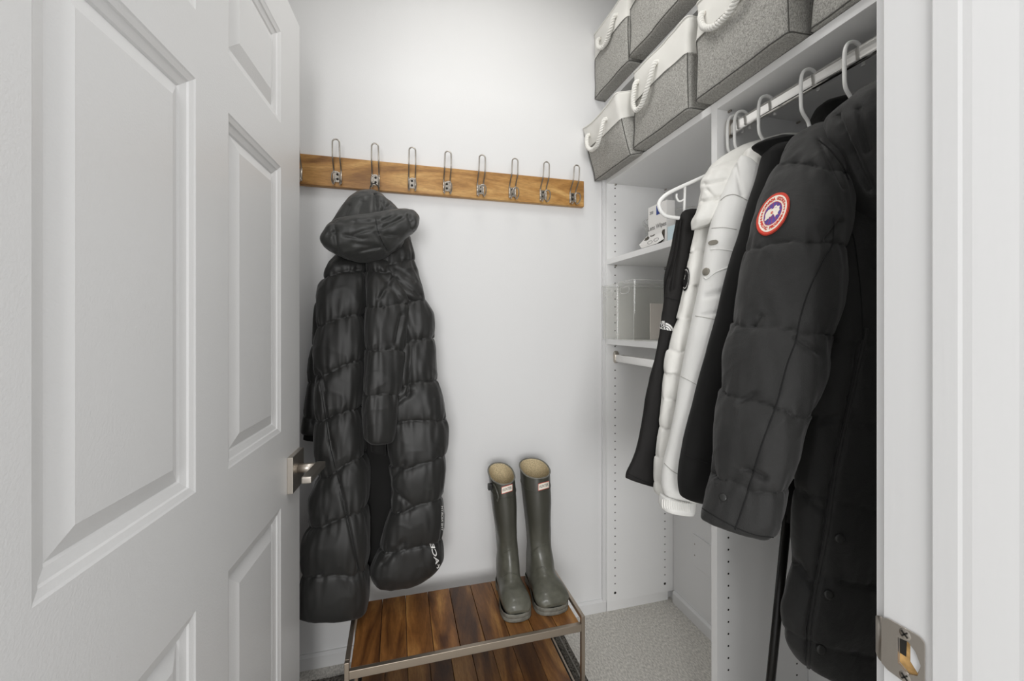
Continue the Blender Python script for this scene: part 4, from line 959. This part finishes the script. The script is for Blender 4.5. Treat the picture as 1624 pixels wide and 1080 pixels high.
sub('map_lakes', [([(x-.12, y+.16) for x, y in ((0, 0), (.05, .01), (.03, .03))], [(0, 1, 2)]), ([(x+.12, y+.2) for x, y in ((0, 0), (.10, .03), (.05, .05))], [(0, 1, 2)]), ([(x+.18, y+.05) for x, y in ((0, 0), (.03, .0), (.02, .03))], [(0, 1, 2)])], BLUE, .0048)

# ------------------------------------------------------------------ rubber boots
def boot(name, heel, toe, top, label, seed=1, twist=0.0, halfw=.045, buckle=True):
    zb = ZW+.0008
    th = thing(name, label, 'boot', ((heel[0]+toe[0])/2, (heel[1]+toe[1])/2, zb), 'pair of tall green rubber boots')
    H = Vector((heel[0], heel[1], 0)); Tn = Vector((toe[0], toe[1], 0)); ax = (Tn-H); Lf = ax.length; ax.normalize(); sd = Vector((ax.y, -ax.x, 0))
    tx = Vector((top[0], top[1], 0)); zt_b, zt_f = top[2], top[3]
    # side profile: a = distance from heel along the foot axis, z above sole
    # ring k joins back point to front point
    HT = (zt_b+zt_f)/2-zb
    # shaft lean expressed as shift of the top
    lean = (tx-(H+ax*(Lf*.30)))
    prof = [  # (back a, back z, front a, front z, half width) as fractions of Lf for a
        (.30*Lf-.064, zt_b-zb, .30*Lf+.060, zt_f-zb, .046),
        (.30*Lf-.064, (zt_b-zb)*.93, .30*Lf+.060, (zt_f-zb)*.925, .0455),
        (.30*Lf-.062, HT*.80, .30*Lf+.058, HT*.79, .044),
        (.30*Lf-.059, HT*.66, .30*Lf+.053, HT*.65, .041),
        (.30*Lf-.055, HT*.52, .30*Lf+.046, HT*.52, .038),
        (.30*Lf-.052, HT*.42, .30*Lf+.042, HT*.43, .0365),
        (.30*Lf-.054, HT*.33, .30*Lf+.044, HT*.37, .0365),
        (.30*Lf-.060, HT*.25, .30*Lf+.052, HT*.315, .0375),
        (.01*Lf, HT*.17, .575*Lf, HT*.275, .038),
        (.00*Lf, HT*.10, .61*Lf, HT*.245, .0385),
        (.03*Lf, .022, .645*Lf, HT*.222, .0395),
        (.22*Lf, .016, .685*Lf, HT*.205, .041),
        (.42*Lf, .014, .73*Lf, HT*.195, .0445),
        (.58*Lf, .014, .785*Lf, HT*.186, .0475),
        (.72*Lf, .014, .85*Lf, HT*.172, .0490),
        (.84*Lf, .014, .915*Lf, HT*.155, .0475),
        (.92*Lf, .015, .97*Lf, HT*.128, .042),
        (.965*Lf, .018, .998*Lf, HT*.092, .031)]
    tt = np.linspace(0, 1, len(prof)); xs = np.linspace(0, 1, 110); Pa = np.array(prof)
    I = [pchip(tt, Pa[:, k], xs) for k in range(5)]
    m = 56; vs = []; n = len(xs)
    for i in range(n):
        ba, bz, fa, fz, hw = [I[k][i] for k in range(5)]; hw *= halfw/.045
        for k in range(m):
            t = 2*math.pi*k/m; c, s = math.cos(t), math.sin(t)
            ce = math.copysign(abs(c)**.92, c); fb = min(1, max(0, (i/n-.45)/.2)); se = math.copysign(abs(s)**(.9-(.42 if c < 0 else .12)*fb), s)
            a = (ba+fa)/2+(fa-ba)/2*ce; z = (bz+fz)/2+(fz-bz)/2*ce
            z = max(z, .013)
            lk = max(0, (z-HT*.36)/(HT*.64))
            wz = noise.noise(Vector((a*22+seed, s*2, z*16+seed)))*.0022*(1.6 if z < HT*.5 else .6)
            p = H+ax*(a+wz*.6)+sd*(hw*se+wz*se)+lean*lk**1.1
            vs.append((p.x, p.y, zb+z))
    fs = [(i*m+k, i*m+(k+1) % m, (i+1)*m+(k+1) % m, (i+1)*m+k) for i in range(n-1) for k in range(m)]
    fs.append(tuple((n-1)*m+k for k in range(m)))
    o = mesh('upper', vs, fs, RUBBER, th, True); ALLBVH[o.name] = BVHTree.FromPolygons([Vector(v) for v in vs], fs)
    # lining: inner wall dropping from the rim
    cen = [sum((Vector(vs[i*m+k]) for k in range(m)), Vector())/m for i in range(34)]
    lv = []; 
    for i in range(0, 34):
        for k in range(m): p = Vector(vs[i*m+k]); d_ = cen[i]-p; d_.z = 0; lv.append(p+d_.normalized()*(.0035 if i else .0018)+Vector((0, 0, .0004 if i == 0 else 0)))
    lfs = [(i*m+k, (i+1)*m+k, (i+1)*m+(k+1) % m, i*m+(k+1) % m) for i in range(33) for k in range(m)]+[tuple(33*m+k for k in range(m))]
    mesh('lining', lv, lfs, LINING, th, True)
    rim = [Vector(vs[k]) for k in range(m)]
    MB().tube([p+Vector((0, 0, .0003)) for p in rim], .0026, 8, closed=True).build('rim', RUBBERL, th, smooth=True)
    for i_ in (9,): MB().tube([Vector(vs[i_*m+k])+(Vector(vs[i_*m+k])-cen[i_]).normalized()*.0003 for k in range(m)], .0012, 6, closed=True).build('top_band', RUBBER, th, smooth=True)
    # sole
    out = []
    def hwf(a):
        f = a/Lf
        return float(np.interp(f, [0, .03, .12, .3, .45, .65, .8, .9, .95, .98, 1.0], [.014, .026, .036, .037, .038, .0465, .0492, .0455, .038, .028, .010]))*halfw/.045
    A = np.linspace(0, 1, 40)**1.0
    ring = [(a*Lf, hwf(a*Lf)) for a in A]+[(a*Lf, -hwf(a*Lf)) for a in A[::-1]]
    sv = []
    lev = [(0, -.0012), (.0015, .0), (.0105, .0004), (.0113, -.0002), (.0119, -.0002), (.0127, .0006), (.0225, .0006), (.0235, .0002), (.024, -.0012)]
    for z, o_ in lev:
        for a, hh in ring:
            aa = a+(o_ if a > Lf/2 else -o_)*1.2+(.0 if a > Lf/2 else 0)
            p = H+ax*aa+sd*(hh+math.copysign(o_, hh)); zz_ = z
            if .28*Lf < a < .45*Lf and z < .008: zz_ = max(z, .008)
            sv.append((p.x, p.y, zb+zz_))
    nr = len(ring); sf = [(i*nr+k, i*nr+(k+1) % nr, (i+1)*nr+(k+1) % nr, (i+1)*nr+k) for i in range(len(lev)-1) for k in range(nr)]
    sf.append(tuple(range(nr))[::-1]); 
    mesh('sole', sv, sf, RUBBERL, th, True)
    return th, o
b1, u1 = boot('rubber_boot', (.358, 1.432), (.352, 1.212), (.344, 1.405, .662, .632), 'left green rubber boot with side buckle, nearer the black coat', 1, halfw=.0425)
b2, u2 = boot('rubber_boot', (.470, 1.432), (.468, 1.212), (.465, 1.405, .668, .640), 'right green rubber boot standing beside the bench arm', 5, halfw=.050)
def boot_label(bt, up, c, ex):
    q = [(-1+2*i/8, y) for y in (-1, 1) for i in range(9)]; f_ = [(i, i+1, i+10, i+9) for i in range(8)]
    o = decal('label_border', [up], [(q, f_)], c, ex, (0, -5.6), RED, bt, .0006)
    q2 = [(x*.95, y*.86) for x, y in q]; decal('label_face', [up], [(q2, f_)], c, ex, (0, -5.6), OFFW, o, .0010)
    vs, fs = text2d('HUNTER', 1, .02); mx = max(x for x, y in vs)
    decal('label_lettering', [up], [([(x/mx*.85, y*1.1) for x, y in vs], fs)], c, ex, (0, -5.6), INK, o, .0015)
boot_label(b1, u1, (804, 775.5), (8.5, -2.6)); boot_label(b2, u2, (862, 770.5), (8.5, -2.4))
x = hit([u1], 781, 772)
if x is None: x = hit([u1], 784, 775)
if x:
    p = x[0]
    MB().box((p.x-.016, p.y-.010, p.z-.008), (p.x-.002, p.y+.006, p.z+.012)).build('side_buckle', BTN, b1, bevel=.002)
    MB().tube(smooth_path([p+Vector((.002, -.01, .012)), p+Vector((.006, -.028, .002)), p+Vector((.012, -.036, -.02)), p+Vector((.008, -.034, -.036))], 6), .004, 8).build('side_strap', RUBBER, b1, smooth=True)
for bt, up, pts in ((b1, u1, [(797, 914), (806, 909), (817, 911), (822, 914)]), (b2, u2, [(851, 903), (860, 899), (868, 903)]), (b1, u1, [(800, 876), (807, 873), (813, 872)]), (b2, u2, [(847, 873), (856, 866), (866, 862)])):
    stitch('moulded_ridge', [up], pts, RUBBER, bt, .0016, .0002)

# ------------------------------------------------------------------ clear acrylic bins on the lower shelf
def acrylic(y0, y1, label, zt, z0=1.1035, x0=.783, x1=1.06, cut=(.25, .75)):
    th = thing('acrylic_bin', label, 'acrylic bin', (x0, (y0+y1)/2, z0), 'clear acrylic bins on the lower shelf')
    t = .0025; r = .010; H = zt-z0
    def rr(i, z):  # rounded rectangle inset i, slightly tapered
        tp = .004*(1-(z-z0)/H)+i; pts = []
        for cx, cy, a0 in ((x0+r, y0+r, 180), (x1-r, y0+r, 270), (x1-r, y1-r, 0), (x0+r, y1-r, 90)):
            for k in range(6):
                a = math.radians(a0+90*k/5)
                pts.append((cx+(r-tp)*math.cos(a), cy+(r-tp)*math.sin(a), z))
        return pts
    zs_ = [z0, z0+.003, zt-.004, zt]; O = [p for z in zs_ for p in rr(0, z)]; n = 24
    I_ = [p for z in zs_[::-1][:-1] for p in rr(t, z)]
    vs = O+I_; k_ = 7; fs = [(i*n+k, i*n+(k+1) % n, (i+1)*n+(k+1) % n, (i+1)*n+k) for i in range(k_-1) for k in range(n)]
    fs.append(tuple(range(n))[::-1]); fs.append(tuple((k_-1)*n+k for k in range(n)))
    MB().add(vs, fs).build('shell', CLEAR, th)
    MB().tube([Vector(p) for p in rr(0, zt)], .0015, 6, closed=True).build('rim', FROST, th, smooth=True)
    for k in (2, 8, 14, 20): MB().tube([Vector(rr(0, z0)[k]), Vector(rr(0, zt)[k])], .0012, 6).build('corner_edge', FROST, th)
    MB().tube([Vector(p) for p in rr(0, z0+.0015)], .0016, 6, closed=True).build('base_edge', FROST, th)
    yc_ = (y0+y1)/2; hw = (y1-y0)*.27; zc_ = zt-.030
    MB().tube([Vector((x0-.0004, yc_+hw*math.copysign(abs(math.cos(a))**.5, math.cos(a)), zc_+.014*(math.copysign(abs(math.sin(a))**.7, math.sin(a)) if math.sin(a) < 0 else math.sin(a)*.6))) for a in [2*math.pi*k/28 for k in range(28)]], .0014, 6, closed=True).build('handle_rim', FROST, th, smooth=True)
    return th
acrylic(1.402, 1.520, 'clear acrylic bin against the side panel, empty', 1.312)
acrylic(1.285, 1.400, 'clear acrylic bin in front of the emptier one, beside the trousers', 1.316)
cd = tag(box('card', (.86, 1.300, 1.108), (1.02, 1.3035, 1.235), M('beige_card', (.72, .67, .62), .6)), 'beige card standing inside the nearer clear acrylic bin', 'card')

# ------------------------------------------------------------------ lens wipes box and clear tub
SZ = 1.4230
tb = thing('clear_tub', 'clear rounded plastic tub behind the lens wipes box', 'tub', (.92, 1.33, SZ))
def tub(cx, cy, ra, rb2, h, tilt=0.0):
    vs = []; n = 44; prof = [(.80, 0), (.86, .006), (1.0, h), (1.035, h+.002), (1.035, h-.003), (.98, h-.002), (.83, .010), (.1, .008)]
    for s_, z in prof:
        for k in range(n):
            a = 2*math.pi*k/n; c, s = math.cos(a), math.sin(a)
            vs.append((cx+ra*s_*math.copysign(abs(c)**.8, c), cy+rb2*s_*math.copysign(abs(s)**.8, s), SZ+z))
    return MB().add(vs, [(i*n+k, i*n+(k+1) % n, (i+1)*n+(k+1) % n, (i+1)*n+k) for i in range(len(prof)-1) for k in range(n)]+[tuple(range(n))[::-1]])
tub(1.005, 1.345, .098, .145, .135).build('tub_wall', CLEAR, tb, smooth=True)
MB().tube([(1.005+.101*math.cos(a), 1.345+.149*math.sin(a), SZ+.136) for a in [2*math.pi*k/40 for k in range(40)]], .0024, 6, closed=True).build('rim', FROST, tb, smooth=True)
def flat_item(name, c, size, mat, rz, rx, label, cat):
    o = box(name, (-size[0]/2, -size[1]/2, -size[2]/2), (size[0]/2, size[1]/2, size[2]/2), mat, None, .002)
    o.location = c; o.rotation_euler = (rx, 0, rz); return tag(o, label, cat)
flat_item('wipe_packet', (.955, 1.42, SZ+.062), (.07, .006, .05), NAVY, math.radians(55), math.radians(25), 'dark blue packet inside the clear tub, left of the wipes box', 'packet')
# box of wipes: printed front face towards the camera side (-X)
bx = thing('wipes_box', 'white lens wipes box with blue square on the upper shelf', 'box', (.835, 1.32, SZ))
A0 = at(1028, 379, X=.838); A1 = at(1057, 362, X=.838)
yb0, yb1 = A1.y, A0.y; x0b = .838; hb_ = at(1028, 330, X=.838).z-SZ
box('carton', (x0b, yb0, SZ), (x0b+.032, yb1, SZ+hb_), CARD, bx, .0006)
def on_face(p, mat, name, off=.0006):
    """p in face coords: a from the left edge (metres, towards the camera), z above the shelf"""
    vs = [(x0b-off, yb1-a, SZ+z) for a, z in p[0]]; return MB().add(vs, p[1]).build(name, mat, bx)
Wb = yb1-yb0
on_face(([(Wb*.47, hb_*.74), (Wb*.70, hb_*.74), (Wb*.70, hb_*.96), (Wb*.47, hb_*.96)], [(0, 1, 2, 3)]), NAVY, 'blue_square')
t_ = text2d('Lens Wipes', .0215, .0003); on_face(([(x+Wb*.50, y+hb_*.47) for x, y in t_[0]], t_[1]), INK, 'lettering')
t_ = text2d('200', .014, .0002); on_face(([(x+Wb*.20, y+hb_*.84) for x, y in t_[0]], t_[1]), INK, 'count_lettering')
on_face(([(Wb*.24, hb_*.17), (Wb*.30, hb_*.30), (Wb*.5, hb_*.30), (Wb*.52, hb_*.22), (Wb*.62, hb_*.19), (Wb*.74, hb_*.25), (Wb*.80, hb_*.34), (Wb*.93, hb_*.34), (Wb*.90, hb_*.12), (Wb*.70, hb_*.03), (Wb*.40, hb_*.05)], [tuple(range(11))]), BROWN, 'dispenser_opening', .0007)
# torn dispensing flap hanging from the box with printed spectacles
fl0 = at(1012, 385, X=.815); 
flap = thing('dispenser_flap', 'white card flap printed with spectacles leaning below the wipes box', 'card flap', (.82, yb1, SZ))
fo = MB(); fy0, fy1 = yb0+.01, yb1+.012
pts = [(.834, fy1-.010, SZ+.044), (.834, fy0+.012, SZ+.040), (.832, fy0-.004, SZ+.016), (.812, fy0+.008, SZ+.0012), (.812, fy1-.012, SZ+.0012), (.816, fy1+.010, SZ+.017)]
fo.add(pts+[(x+.0012, y, z) for x, y, z in pts], [tuple(range(6)), tuple(range(6, 12))[::-1]]+[(i, (i+1) % 6, (i+1) % 6+6, i+6) for i in range(6)]); fo.build('card', CARD, flap)
ALLBVH['flap'] = BVHTree.FromPolygons([Vector(p) for p in pts], [tuple(range(6))])
class _N: name = 'flap'
def fdecal(name, polys, c, ex, ey, mat, off=.0008): return decal(name, [_N], polys, c, ex, ey, mat, flap, off)
fdecal('spectacle_print', [ring2d(.01, 1, 14, 0, 360, 2)], (1025.5, 378.5), (4.6, -1.6), (0, -3), BROWN)
fdecal('spectacle_print', [ring2d(.01, 1, 14, 0, 360, 2)], (1035, 372), (5.0, -1.8), (0, -3), BROWN)
fdecal('spectacle_outline', [ring2d(.82, 1, 16)], (1031, 384.5), (4.2, -1.4), (0, -2.6), INK)
fdecal('spectacle_outline', [ring2d(.82, 1, 16)], (1041, 380), (4.2, -1.4), (0, -2.6), INK)
flat_item('sachet_pack', (.842, yb0-.021, SZ+.027), (.006, .036, .052), PALEB, 0, 0, 'pale blue pack standing between the lens wipes box and the black trousers', 'packet')

# ------------------------------------------------------------------ dark pole standing in the coat bay
po = thing('upright_pole', 'black metal pole leaning behind the down parka', 'pole', tuple(at(1216, 1150, Y=.80)))
a0 = at(1249, 815, Y=.80); a1 = at(1220, 1100, Y=.80); dr = (a1-a0).normalized()
end = a0+dr*((0.004-a0.z)/dr.z)
po.location = end
MB().tube([a0, end], .0098, 20).build('tube', BLKMET, po, smooth=True)
MB().tube([at(1257, 758, Y=.80), at(1250, 827, Y=.80)], .0135, 20).build('grip', SHELL, po, smooth=True)
MB().tube([at(1259, 752, Y=.80), at(1258, 760, Y=.80)], .0125, 20).build('cap', CARD, po, smooth=True)
